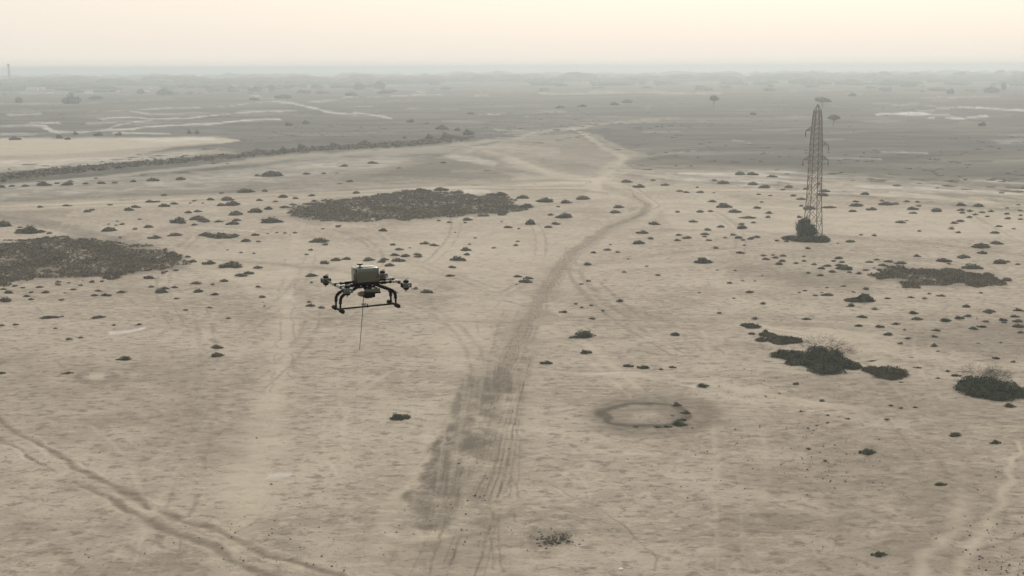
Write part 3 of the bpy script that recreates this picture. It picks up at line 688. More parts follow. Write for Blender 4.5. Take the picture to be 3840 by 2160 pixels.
def shrub_mesh(seed, mat, n_leaf=230):
    R = random.Random(seed)
    lobes = [(0, 0, 0, .8, .8, .95)]
    lobes = [(R.gauss(0, .12), 0, 0, .55 + .2 * R.random(), .6 + .2 * R.random(), .8 + .2 * R.random())]
    for k in range(R.randint(3, 6)):
        a = R.random() * 2 * math.pi; d = .35 + .45 * R.random()
        lobes.append((math.cos(a) * d, math.sin(a) * d * .8, 0, .16 + .28 * R.random(), .16 + .26 * R.random(), .25 + .5 * R.random()))
    V, Fc = leaf_cloud(lobes, n_leaf + 90, .12, R)
    return mesh_of('shrub', V, Fc, (mat,))
SHRUBS = [shrub_mesh(100 + i, M_shrub) for i in range(10)]
SHRUBS_G = [shrub_mesh(200 + i, M_green) for i in range(5)]

# ------------------------------------------------------------------ shrubs read off the photograph, cluster by cluster
# (view, place phrase, [(x, y, width[, height factor])])
CL = []
def cl(Z, place, pts): CL.append((Z, place, pts))
def L3(s): return [tuple(float(a) for a in t.split(',')) for t in s.split()]
cl(ZA, 'along the pale upper-left track', L3('305,358,60 500,348,80 830,342,50 650,392,70 697,380,60 1020,358,95 965,380,95 1140,320,90 1190,318,50 1245,350,100 1310,333,75'))
cl(ZA, 'between upper-left track and middle scrub', L3('1465,312,45 1435,327,30 1530,328,35 1585,303,90 1710,305,130 1665,345,100 1750,342,140 1425,400,80 1485,393,80 1775,415,130'))
cl(ZA, 'on the far edge of middle scrub', L3('1955,308,65 2080,318,55 2140,283,100 2230,293,60 2360,272,70 1850,244,150 2000,238,60 1670,253,40 1235,270,60 1935,395,150 2030,372,90 2150,362,90 2215,340,70'))
cl(ZA, 'left of the middle scrub mass', L3('1345,475,170,.65 1500,450,130 1545,465,120 1655,468,80 1790,460,80 1750,485,130 1465,492,60 2040,472,200'))
cl(ZA, 'above the tip of left scrub', L3('885,465,35 820,485,30 920,488,50 875,495,35 1115,510,100 1020,524,50 830,535,130 1055,450,40'))
cl(ZA, 'beside the long olive mat shrub', L3('1160,592,120 1325,573,130 1560,572,150 1660,580,260,.3 1765,576,100 1930,570,85 1860,614,90 1950,617,45'))
cl(ZA, 'on bare sand before middle scrub', L3('2020,558,30 2090,550,35 2150,554,40 2190,566,20 2225,552,45 2435,522,40 2550,505,60 2415,620,170 2455,642,60 2345,682,50 2315,716,40 1820,702,40 1915,708,40 1715,681,30'))
cl(ZA, 'off the tip of left scrub', L3('1415,735,70 1455,770,80 1330,838,60 1570,785,120 1735,805,220 1940,815,80 1810,878,110 1880,862,110 1120,895,120 1695,915,80'))
cl(ZA, 'on sand left of the drone', L3('1480,935,100 1605,940,50 1140,962,60 1240,972,80 1320,965,70 1210,1000,140 1500,995,100 1625,1020,90 1335,1050,60 1945,962,70 1980,1035,60 1995,1103,30'))
cl(ZA, 'just below the left scrub mass', L3('20,980,70 110,955,60 175,968,50 295,962,70 440,925,60 440,945,60 520,930,35 610,948,50 695,922,60 770,918,45'))
cl(ZA, 'second row below left scrub', L3('60,1005,95 45,1065,150 350,1002,70 235,1000,45 200,1030,70 235,1055,60 550,985,75 465,1058,50 740,992,80 710,1025,70 805,1025,100 920,1003,90 490,1007,40'))
cl(ZA, 'on open sand at mid left', L3('385,1190,170,.25 465,1185,40 740,1190,130,.3 1400,1135,50 1580,1120,70 1730,1200,70'))
cl(ZA, 'close around the drone left motor', L3('2350,880,110 2350,926,40 2335,1075,50 2345,1105,90 2425,1118,70 2445,778,110 2530,758,100'))
cl(ZA, 'at the left frame edge', L3('35,500,130,.8 200,550,240 310,545,80 370,557,60 150,512,50'))
cl(ZA, 'along the foot of the embankment', L3('535,165,50,.5 430,180,50 520,190,110 325,192,130 190,200,70 650,182,70 760,180,100 865,175,60 1010,165,70 1160,158,110 1360,150,90 20,208,80 90,200,60'))
cl(ZA, 'on grey flats behind middle scrub', L3('2310,108,70 2445,105,50 2060,122,200 1940,122,60'))
cl(ZB, 'on grey flats left of junction', L3('30,130,80 230,108,90 60,245,70 770,104,50 110,333,70'))
cl(ZB, 'on the back rim of middle scrub', L3('600,310,100 760,310,130 890,330,90 1360,370,130,.5 1180,350,160 1410,440,150'))
cl(ZB, 'between middle scrub and road bend', L3('1545,397,160 1685,405,100 1820,378,130 2095,440,90 2065,480,100 1700,515,150,.5 1420,565,100,.95 1620,568,95 1565,590,75 1635,435,40 1580,498,60'))
cl(ZB, 'in front of middle scrub', L3('1260,592,80 1340,600,35 940,535,95 935,556,40 810,556,50 735,542,45 1210,547,25 318,617,95 860,628,30'))
cl(ZB, 'on sand above the drone', L3('625,715,90 695,728,90 390,723,60 440,762,90 515,748,40 400,800,80 480,808,90 570,795,75 590,812,80'))
cl(ZB, 'close behind the drone body', L3('330,835,80 420,845,120 310,853,90 360,882,100 195,840,110 35,830,90'))
cl(ZB, 'in the column right of drone', L3('1010,673,40 1150,748,50 1330,697,40 1315,727,50 935,765,110 950,797,70 885,840,140 840,893,75 825,957,85 970,720,40'))
cl(ZB, 'in the foursome west of road', L3('1335,963,75 1415,977,95 1385,1005,120 1320,1022,25'))
cl(ZB, 'around the drone right leg', L3('650,1080,110 390,1080,80 560,1055,60 170,1175,60'))
cl(ZB, 'just right of the dirt road', L3('2355,568,110 2265,635,110 2535,475,50 2545,650,60 2530,690,65 2335,675,60 2240,712,110 2005,763,75 1905,785,65,.6 2085,780,50 1850,870,80'))
cl(ZB, 'on sand right of road middle', L3('2165,830,30 2305,883,30 2390,952,50 2135,930,50 1865,998,55 1810,1022,50 2105,1145,70 1680,1232,85 1770,1167,40 1815,1195,40 1885,1180,40 1895,1280,60 1975,1220,40 2030,720,30'))
cl(ZB, 'right of the track junction', L3('2350,238,50 2440,272,80 2150,250,100 2240,288,110 2560,320,60'))
cl(ZC, 'in the farthest row before pylon', L3('430,112,110 520,112,100 680,130,90 235,160,60 310,178,110 525,188,100 630,210,120 800,210,90 755,228,45 930,222,65 1065,240,90'))
cl(ZC, 'on far sand left of pylon', L3('660,272,40 575,263,45 835,273,60 900,300,80 1050,270,120 25,248,70 130,248,70 110,208,35 235,250,30 225,318,75 595,320,40 305,338,60 315,358,130 565,365,75'))
cl(ZC, 'on mid sand left of pylon', L3('130,395,80 210,390,55 385,395,110 655,405,75 500,440,160,.25 645,435,60 75,468,85 535,476,55 445,487,60 290,508,80 445,517,100'))
cl(ZC, 'in the dense row left of pylon', L3('185,530,75 165,562,75 165,580,45 380,568,60 425,590,75 30,590,80 560,585,70 520,597,70 455,606,50 200,610,55 320,588,40'))
cl(ZC, 'below left of the pylon bush', L3('250,667,60 465,645,35 430,703,80 145,775,180 610,725,60 680,720,40 755,728,70 700,740,60 625,752,70 755,765,70 730,787,80'))
cl(ZC, 'in front of the pylon bush', L3('855,782,50 915,765,50 915,732,40 990,790,55 945,672,60 710,610,45 785,616,50 1270,620,90 1170,632,30 1345,568,40 1445,572,55'))
cl(ZC, 'just behind the pylon legs', L3('895,350,50 960,372,120 1100,360,140,.25 880,435,60 1030,185,60'))
cl(ZC, 'on far sand right of pylon', L3('1380,262,90 1310,318,70 1320,350,140 1285,390,75 1420,378,95 1505,312,50 1540,340,120 1600,335,80 1690,318,60 1770,320,50 1740,375,100'))
cl(ZC, 'on mid sand right of pylon', L3('1785,350,50 1745,405,70 1920,388,110 1640,475,90 1690,462,40 1785,540,45 2095,465,80 2045,480,80 2030,522,60 2080,550,55'))
cl(ZC, 'at the far right edge', L3('2090,345,100 2230,352,110 2110,382,80 2105,402,70 2170,390,60 2210,415,50 2260,400,60 2330,392,60 2445,410,60 2450,365,40 2300,430,50 2165,435,60 2460,445,70'))
cl(ZC, 'below the far right rows', L3('2390,505,70 2360,552,80 2500,522,40 2550,385,50 2550,420,40 2550,450,50 2535,340,40'))
cl(ZC, 'behind the right scrub mass', L3('2265,660,180,.5 2365,632,110 2265,705,90 1765,730,75,.6 1960,765,130 2110,738,140 2010,785,40 2390,780,140 2450,772,60 2530,790,50 2190,818,170 2450,908,90 2290,870,120'))
cl(ZC, 'left of the right scrub mass', L3('1180,745,90 1140,765,50 1200,775,60 1180,800,90 1230,825,150 1125,848,80 1095,802,80 1050,822,80 1045,872,70 1260,852,60 1330,860,60 950,855,50'))
cl(ZC, 'at the tip of right scrub', L3('1415,775,70 1465,758,75 1500,797,70 1560,772,80 1640,785,110 1445,818,40 1380,835,60 1385,975,60'))
cl(ZC, 'beside the tall green bush', L3('1265,1105,75,.7 1000,1030,75 1100,1027,110 1050,1005,45 925,990,50 880,1005,40 1090,967,40 1215,955,50 1290,998,40 1550,1048,65'))
cl(ZC, 'below the right scrub mass', L3('1720,1040,70 1860,1013,50 1945,1028,80 1825,1048,55 2250,1005,40 2140,1108,85 1745,1158,90 1775,1205,100 1450,1130,60'))
cl(ZC, 'on bare sand right of road', L3('505,1000,80 355,932,65 455,915,40 545,917,35 600,875,30 125,1005,40 605,1085,55 275,1158,55 545,1198,60 385,1045,35 260,832,30 395,835,30'))
cl(ZC, 'above the big sprawling bushes', L3('935,1205,80 1355,1188,95 1330,1253,75 1480,1260,85 1605,1240,80 1675,1285,40 1560,1320,90 1640,1390,60 1700,1350,60 1900,1335,60 1915,1290,80 1900,1400,60'))
cl(ZC, 'in the dark crowd at right edge', L3('1990,1215,120 2080,1195,90 2160,1180,80 2305,1150,130 2540,1140,90 2410,1210,80 2425,1230,60 2500,1185,80 2525,1220,90 2540,1262,110 2290,1222,60 2260,1260,80 2190,1277,80 2550,1305,70 2230,1388,40 2400,1382,40'))
cl(ZD, 'in the near left foreground', L3('10,32,40 85,28,45 315,52,40 390,112,50 455,102,40 785,28,50 645,30,30 10,305,70 380,302,85,.25 1225,155,80 1220,202,85 700,222,100'))
cl(ZD, 'as specks on lower left ground', L3('222,538,18 1452,667,16 1605,695,16 1535,928,20 482,1325,16 503,1342,14 1683,360,14 1848,478,15'))
cl(ZE, 'above the big ring mound', L3('1358,95,170 1378,188,85 1155,246,85 1620,262,70 1712,271,80 1810,280,35 1872,270,50 1890,85,75'))
cl(lambda *p: [tuple(q) for q in p], 'on the big ring mound', L3('2534,1524,52,.5 2571,1551,48,.6 2560,1577,40,.5 2548,1592,66,.5 2500,1600,44,.3 2466,1602,40,.3 2385,1600,26,.3 2535,1511,22,.4 2586,1565,26,.4 2522,1560,26,.3'))
cl(ZE, 'in the near centre foreground', L3('320,560,150 1358,685,18 757,992,20 247,1203,16 1210,1245,30 1250,1240,45 1285,1252,30 1190,1262,26 1230,1262,36 1150,1255,22 1110,1240,20'))
cl(ZF, 'by the sprawling bushes at right', L3('1545,318,70 1500,292,40 1855,492,80,.6 118,375,85 645,362,45 788,458,42 1070,233,80,.2 1332,273,55 1445,332,40 1295,215,30 1775,217,50 1870,237,35 1425,150,50 1445,180,30'))
cl(ZF, 'on sand below the sprawling bushes', L3('1235,357,40 1305,437,22 1180,488,45 1235,500,38 1320,498,50 670,518,30 820,542,35 820,583,30 758,597,20 710,612,20 765,575,15 935,562,40 1155,565,38 470,432,20 548,416,18'))
cl(ZF, 'in the near right foreground', L3('1545,652,80 1765,697,80 1112,675,20 712,730,35 807,797,30 1050,755,115 1178,770,20 1115,798,18 1362,742,18 1405,740,22 1457,935,85 1115,1335,110 1610,1197,20 237,1250,16'))

allp = []
for ci, (Z, place, pts) in enumerate(CL):
    for q_ in pts:
        (u, v) = Z((q_[0], q_[1]))[0]; (u2, _) = Z((q_[0] + q_[2], q_[1]))[0]
        allp.append([ci, u, v, u2 - u, q_[3] if len(q_) > 3 else 0.49])
order = sorted(range(len(allp)), key=lambda i: -allp[i][3])
keep = set(order[:296])
ORD = ['first', 'second', 'third', 'fourth', 'fifth', 'sixth', 'seventh', 'eighth', 'ninth', 'tenth', 'eleventh', 'twelfth', 'thirteenth', 'fourteenth', 'fifteenth', 'sixteenth']
SV, SF = [], []
def add_small(P, w, h, R, mV=SV, mF=SF, leaves=26, size=.26):
    V, Fc = leaf_cloud([(0, 0, 0, .9, .9, 1)], leaves, size, R, core=True, seg=5)
    b = len(mV); a = R.random() * 6.28; ca, sa = math.cos(a), math.sin(a)
    for q_ in V: mV.append((P[0] + w * (q_[0] * ca - q_[1] * sa), P[1] + w * .9 * (q_[0] * sa + q_[1] * ca), P[2] - .02 + h * q_[2]))
    for f_ in Fc: mF.append(tuple(b + k for k in f_))
RS = random.Random(5)
for ci, (Z, place, pts) in enumerate(CL):
    ids = sorted([i for i in range(len(allp)) if allp[i][0] == ci and i in keep], key=lambda i: allp[i][1])
    for i in [i for i in range(len(allp)) if allp[i][0] == ci and i not in keep]:
        _, u, v, wd, hf = allp[i]
        P, k = gpt(u, v); r = wd / k / 2
        add_small(P, r, r * hf * 1.1, RS)
    for rank, i in enumerate(ids):
        _, u, v, wd, hf = allp[i]
        P, k = gpt(u, v); r = wd / k / 2 * 1.04
        dark = v > 1130
        src = SHRUBS_G if (dark and RS.random() < .7) else SHRUBS
        o = link('shrub', RS.choice(src))
        o.location = (P.x, P.y, -0.03)
        o.rotation_euler = (0, 0, RS.choice((0, math.pi)) + RS.gauss(0, .22))
        hh_ = r * hf * (.9 + .3 * RS.random()); 
        o.scale = (r, r * (.5 + .45 * RS.random()), hh_ * .9)
        size = 'tiny' if r < .38 else 'small' if r < .8 else 'broad' if r < 1.9 else 'sprawling'
        tone = 'dark' if dark else 'olive'
        if len(ids) == 1: lab = f'{size} {tone} low shrub {place}'
        else: lab = f'{size} {tone} shrub, {ORD[rank]} from left of {len(ids)} {place}'
        tag(o, lab, 'shrub', 'low desert shrubs dotted over the sand')
me2 = mesh_of('small_shrubs', SV, SF, (M_shrub,))
tag(link('small_shrubs', me2), 'tiniest tufts sprinkled between the low desert shrubs', 'shrubs', kind='stuff')

# dry tufts and clods lying loose on the near ground
TV, TF = [], []; RNDC = random.Random(8)
def inpoly(u, v, P):
    ins = False
    for i in range(len(P)):
        a, b = P[i], P[(i + 1) % len(P)]
        if (a[1] > v) != (b[1] > v) and u < (b[0] - a[0]) * (v - a[1]) / (b[1] - a[1]) + a[0]: ins = not ins
    return ins
def scatter_tufts(name, P, count, rad, hgt, mat, label, cat, leaves=9):
    """fill an outline on the plain with small tufts: one mass of scrub"""
    R = random.Random(len(P)); V0, F0 = [], []
    pts = [gpt(a, b)[0] for a, b in P]
    x0, x1 = min(p_.x for p_ in pts), max(p_.x for p_ in pts); y0, y1 = min(p_.y for p_ in pts), max(p_.y for p_ in pts)
    W = [(p_.x, p_.y) for p_ in pts]
    made = 0
    while made < count:
        x = x0 + R.random() * (x1 - x0); y = y0 + R.random() * (y1 - y0)
        nx = x + 3.4 * mnoise.noise(Vector((x * .3, y * .3, 0))); ny = y + 7.5 * mnoise.noise(Vector((x * .3, y * .3, 7)))
        if not inpoly(nx, ny, W): continue
        dens = mnoise.noise(Vector((x * .18, y * .13, 3)))
        if R.random() > .75 + .9 * dens: continue
        made += 1
        s = rad * (.5 + R.random()); h = hgt * (.5 + R.random()) * (1 + .5 * dens)
        b = len(V0)
        m = 5
        for k in range(m):
            a = 2 * math.pi * (k + R.random() * .6) / m
            V0.append((x + s * math.cos(a), y + s * math.sin(a), 0.0))
        V0.append((x + s * .3 * (R.random() - .5), y + s * .3 * (R.random() - .5), h * .8))
        for k in range(m): F0.append((b + k, b + (k + 1) % m, b + m))
        for k in range(leaves):
            a = R.random() * 6.28; rr_ = s * (.4 + .6 * R.random()); z = h * (.25 + .8 * R.random())
            px, py = x + rr_ * .7 * math.cos(a), y + rr_ * .7 * math.sin(a)
            t = s * .32; b2 = len(V0)
            V0 += [(px - t * math.sin(a), py + t * math.cos(a), z * .6), (px + t * math.sin(a), py - t * math.cos(a), z * .7), (px + t * math.cos(a) * .8, py + t * math.sin(a) * .8, z + t * .7)]
            F0.append((b2, b2 + 1, b2 + 2))
    o = link(name, mesh_of(name, V0, F0, (mat,)))
    tag(o, label, cat, kind='stuff')
    return o
PATCH_L2 = ZA((-500, 700), (-160, 640)) + PATCH_L[1:-1] + ZA((-160, 960), (-500, 950))
scatter_tufts('scrub_mass', PATCH_L2, 6500, .34, .20, M_scrub, 'wide dark mass of low scrub at the left edge of the sand', 'scrub', 5)
scatter_tufts('scrub_mass', PATCH_M, 6500, .42, .22, M_scrub, 'long oval mass of low scrub behind the flying drone', 'scrub', 5)
scatter_tufts('scrub_mass', PATCH_R, 2200, .30, .20, M_scrub, 'thin oval mass of low scrub right of the pylon', 'scrub', 5)

scatter_tufts('embankment_scrub', V_((-200, 454), (0, 438), (300, 411), (600, 388), (800, 371), (1000, 358), (1180, 343), (1185, 352), (1000, 370), (800, 380), (600, 397), (300, 424), (0, 456), (-200, 474)), 1500, 1.7, .24, M_scrub, 'long brown strip of scrub on the embankment in the left distance', 'scrub', 4)
R = random.Random(11); cnt = 0
while cnt < 3600:
    u = R.uniform(-100, 3940); v = 900 + 1350 * R.random() ** .8
    P, k = gpt(u, v)
    dn = mnoise.noise(Vector((P.x * .06, P.y * .05, 1))) + .5 * mnoise.noise(Vector((P.x * .3, P.y * .25, 5)))
    w_right = .25 if u > 2300 else 0.0
    if R.random() > .25 + w_right + .9 * dn: continue
    cnt += 1
    s = (.02 + .07 * R.random() ** 3); b = len(TV); m = 4
    for kk in range(m):
        a = 2 * math.pi * (kk + R.random() * .5) / m
        TV.append((P.x + s * 1.3 * math.cos(a), P.y + s * math.sin(a), -0.04))
    TV.append((P.x, P.y, s * .7))
    for kk in range(m): TF.append((b + kk, b + (kk + 1) % m, b + m))
for i in range(150):
    P, k = gpt(2090 + RNDC.gauss(0, 38), 2020 + RNDC.gauss(0, 14)); s_ = RNDC.uniform(.03, .11); b = len(TV)
    for kk in range(5): TV.append((P.x + s_ * 1.4 * math.cos(kk * 1.257 + i), P.y + s_ * math.sin(kk * 1.257 + i), -.03))
    TV.append((P.x, P.y, s_ * .6))
    for kk in range(5): TF.append((b + kk, b + (kk + 1) % 5, b + 5))
tag(link('clods', mesh_of('clods', TV, TF, (M_clod,))), 'loose dark clods and dry tufts strewn over the near sand', 'clods', kind='stuff')

# ------------------------------------------------------------------ big sprawling bushes
def big_bush(name, lobes_px, label, leafmat, leaves, lsize, twigs=None, hscale=1.0, seed=1, cat='bush'):
    R = random.Random(seed)
    P0, k0 = gpt(lobes_px[0][0], lobes_px[0][1])
    lob = []
    for (u, v, wpx, hm_) in lobes_px:
        P, k = gpt(u, v + hm_ * .25 * k0); r = wpx / k / 2
        lob.append((P.x - P0.x, P.y - P0.y, 0, r, r * (.85 + .3 * R.random()), hm_ * hscale))
    root = empty(name, (P0.x, P0.y, -.03)); tag(root, label, cat)
    V, Fc = leaf_cloud(lob, leaves, lsize, R, core=True, seg=12)
    link('foliage', mesh_of('foliage', V, Fc, (leafmat,)), root)
    for i in range(4):
        l = R.choice(lob); a = R.random() * 6.28
        bm = bmesh.new(); add_tube(bm, [(l[0], l[1], 0), (l[0] + l[3] * .4 * math.cos(a), l[1] + l[4] * .4 * math.sin(a), l[5] * .5), (l[0] + l[3] * .75 * math.cos(a), l[1] + l[4] * .75 * math.sin(a), l[5] * .8)], [.05, .035, .015], 5)
        bm_obj('stem', bm, M_bark, root)
    if twigs:
        bm = bmesh.new()
        for (u, v, wpx, cnt_, hm_) in twigs:
            P, k = gpt(u, v); r = wpx / k / 2; cx, cy = P.x - P0.x, P.y - P0.y
            for i in range(cnt_):
                a = R.random() * 6.28; d = R.random() ** .5; q_ = Vector((cx + d * r * math.cos(a), cy + d * r * .8 * math.sin(a), hm_ * (.35 + .65 * math.sqrt(max(0, 1 - d * d)) * R.random())))
                dr = Vector((math.cos(a) * .9 + R.gauss(0, .5), math.sin(a) * .9 + R.gauss(0, .5), R.gauss(.35, .4))).normalized(); ln = .30 + .45 * R.random()
                q2 = q_ + dr * ln; q3 = q2 + (dr + Vector((R.gauss(0, .5), R.gauss(0, .5), R.gauss(-.1, .3)))).normalized() * ln * .8
                add_tube(bm, [q_, q2, q3], [.010, .008, .004], 3)
        tag(bm_obj('dry_branches', bm, M_twig, root), kind='stuff')
    return root
def gl(*p): return [(ZG((a, b))[0][0], ZG((a, b))[0][1], c / 2.2596, h) for a, b, c, h in p]
big_bush('desert_bush', gl((260, 142, 110, .45), (215, 135, 80, .3), (310, 146, 80, .35)), 'small dark bush at the upper left end of the sprawling bush line', M_green, 700, .09, seed=2)
big_bush('desert_bush', gl((500, 255, 240, .5), (400, 215, 150, .35), (350, 262, 110, .4), (600, 262, 190, .5), (385, 185, 50, .3), (270, 208, 70, .2), (510, 282, 140, .3), (650, 268, 110, .4)),
         'flat olive mat-like bush, second in the sprawling bush line', M_mat, 3600, .10, seed=3)
big_bush('desert_bush', gl((850, 440, 330, 1.15), (640, 400, 240, .8), (540, 385, 170, .7), (465, 388, 90, .45), (1000, 460, 260, .9), (1110, 480, 190, .6), (900, 500, 300, .75), (700, 440, 220, .6), (610, 455, 120, .5), (830, 380, 220, 1.2), (960, 400, 180, 1.1)),
         'largest sprawling dark green bush with bare pale branches on top', M_green, 9500, .11, twigs=[(2700 + 870 / 2.2596, 1160 + 350 / 2.2596, 150, 200, 1.5), (2700 + 1010 / 2.2596, 1160 + 400 / 2.2596, 110, 140, 1.0)], seed=4)
big_bush('desert_bush', gl((1400, 535, 260, .75), (1290, 515, 150, .5), (1500, 540, 190, .7), (1430, 560, 220, .5), (1230, 508, 70, .35)),
         'compact olive green bush just right of the largest sprawling bush', M_mat, 4200, .09, seed=5)
big_bush('desert_bush', gl((2250, 660, 330, 1.3), (2120, 640, 200, 1.1), (2060, 665, 150, .7), (2400, 690, 300, 1.1), (2530, 715, 240, .8), (2200, 700, 260, .8), (2650, 730, 200, .6), (2350, 730, 260, .6)),
         'dark green bush cut by the right frame edge, feathery grey top', M_green, 9000, .10, twigs=[(2700 + 2200 / 2.2596, 1160 + 600 / 2.2596, 130, 170, 1.2), (2700 + 2340 / 2.2596, 1160 + 625 / 2.2596, 90, 240, 1.3)], seed=6)
def cc(*p): return [(ZC((a, b))[0][0], ZC((a, b))[0][1], c / 2.0125, h) for a, b, c, h in p]
big_bush('desert_bush', cc((1370, 1050, 110, 1.0), (1300, 1060, 110, .5), (1250, 1060, 60, .4), (1420, 1060, 60, .5)), 'dark humped bush left below the right scrub mass', M_green, 1800, .13, seed=7)
big_bush('desert_bush', cc((930, 598, 230, 1.0), (820, 592, 130, .6), (770, 585, 50, .3), (1040, 605, 150, .9), (1075, 605, 70, .9)), 'low spreading green bush round the feet of the pylon', M_green, 3200, .16, seed=8)

# ------------------------------------------------------------------ trees
def tree_meshes(seed, spread, lsize, n_leaf, mat, flat_top=False, base=.34):
    """crown and trunk for a unit tree: height 1, half width 'spread'"""
    R = random.Random(seed); lobes = []
    z0 = .62 if flat_top else base
    for i in range(7 if not flat_top else 6):
        a = R.random() * 6.28; d = R.random() ** .6 * spread * .62
        rx = spread * (.34 + .22 * R.random())
        lobes.append((math.cos(a) * d, math.sin(a) * d, z0 + (R.random() - .3) * .12, rx, rx, (.30 if flat_top else .42 + .16 * R.random()) * (1 - .3 * d / spread)))
    lobes.append((0, 0, z0, spread * .5, spread * .5, (1 - z0) * .92))
    lobes += [(l[0] * .9, l[1] * .9, l[2] + .02, l[3] * .9, l[4] * .9, -l[5] * (.25 if flat_top else .7)) for l in lobes]
    V, Fc = leaf_cloud(lobes, n_leaf, lsize, R, core=True, seg=7, skirt=False)
    crown = mesh_of('crown', V, Fc, (mat,))
    bm = bmesh.new()
    add_tube(bm, [(0, 0, -.02), (.02, .01, .2), (-.01, .02, z0)], [.035, .026, .018], 6)
    for i in range(5):
        l = lobes[i]
        add_tube(bm, [(0, .01, .16 + .03 * i), (l[0] * .5, l[1] * .5, z0 * .8), (l[0], l[1], z0 + .1)], [.018, .012, .006], 5)
    trunk = bpy.data.meshes.new('trunk'); bm.to_mesh(trunk); bm.free(); trunk.materials.append(M_bark)
    return crown, trunk
TR = [tree_meshes(300 + i, sp, .085, 620, M_tree, False, .24) for i, sp in enumerate((.55, .75, 1.0, 1.35))]
TRW = [tree_meshes(320 + i, sp, .11, 900, M_tree, False, .14) for i, sp in enumerate((1.8, 2.5))]
TF_ = [tree_meshes(340 + i, sp, .07, 420, M_tree, True) for i, sp in enumerate((.65, .9))]
TB = [tree_meshes(360 + i, sp, .085, 620, M_brown, False, .10) for i, sp in enumerate((.7, 1.1, 1.6))]
SPR = {'g': (.55, .75, 1.0, 1.35), 'w': (1.8, 2.5), 'f': (.65, .9), 'b': (.7, 1.1, 1.6)}
SETS = {'g': TR, 'w': TRW, 'f': TF_, 'b': TB}
NAMES = {'g': 'tree', 'w': 'tree', 'f': 'flat_topped_tree', 'b': 'thorn_tree'}
RT = random.Random(9)
def plant(Z, scale, kind, x, yb, wz, hz_, label, group=None):
    (u, v) = Z((x, yb))[0]; P, k = gpt(u, v)
    wm, hm_ = wz / scale / k, hz_ / scale / k
    ratio = wm / 2 / max(hm_, .01)
    sp = SPR[kind]; j = min(range(len(sp)), key=lambda q_: abs(math.log(sp[q_] / ratio)))
    crown, trunk = SETS[kind][j]
    root = empty(NAMES[kind], (P.x, P.y, 0), RT.random() * 6.28)
    s = (wm / 2) / sp[j]; root.scale = (s, s, hm_)
    link('crown', crown, root); link('trunk', trunk, root)
    tag(root, label, 'tree', group)
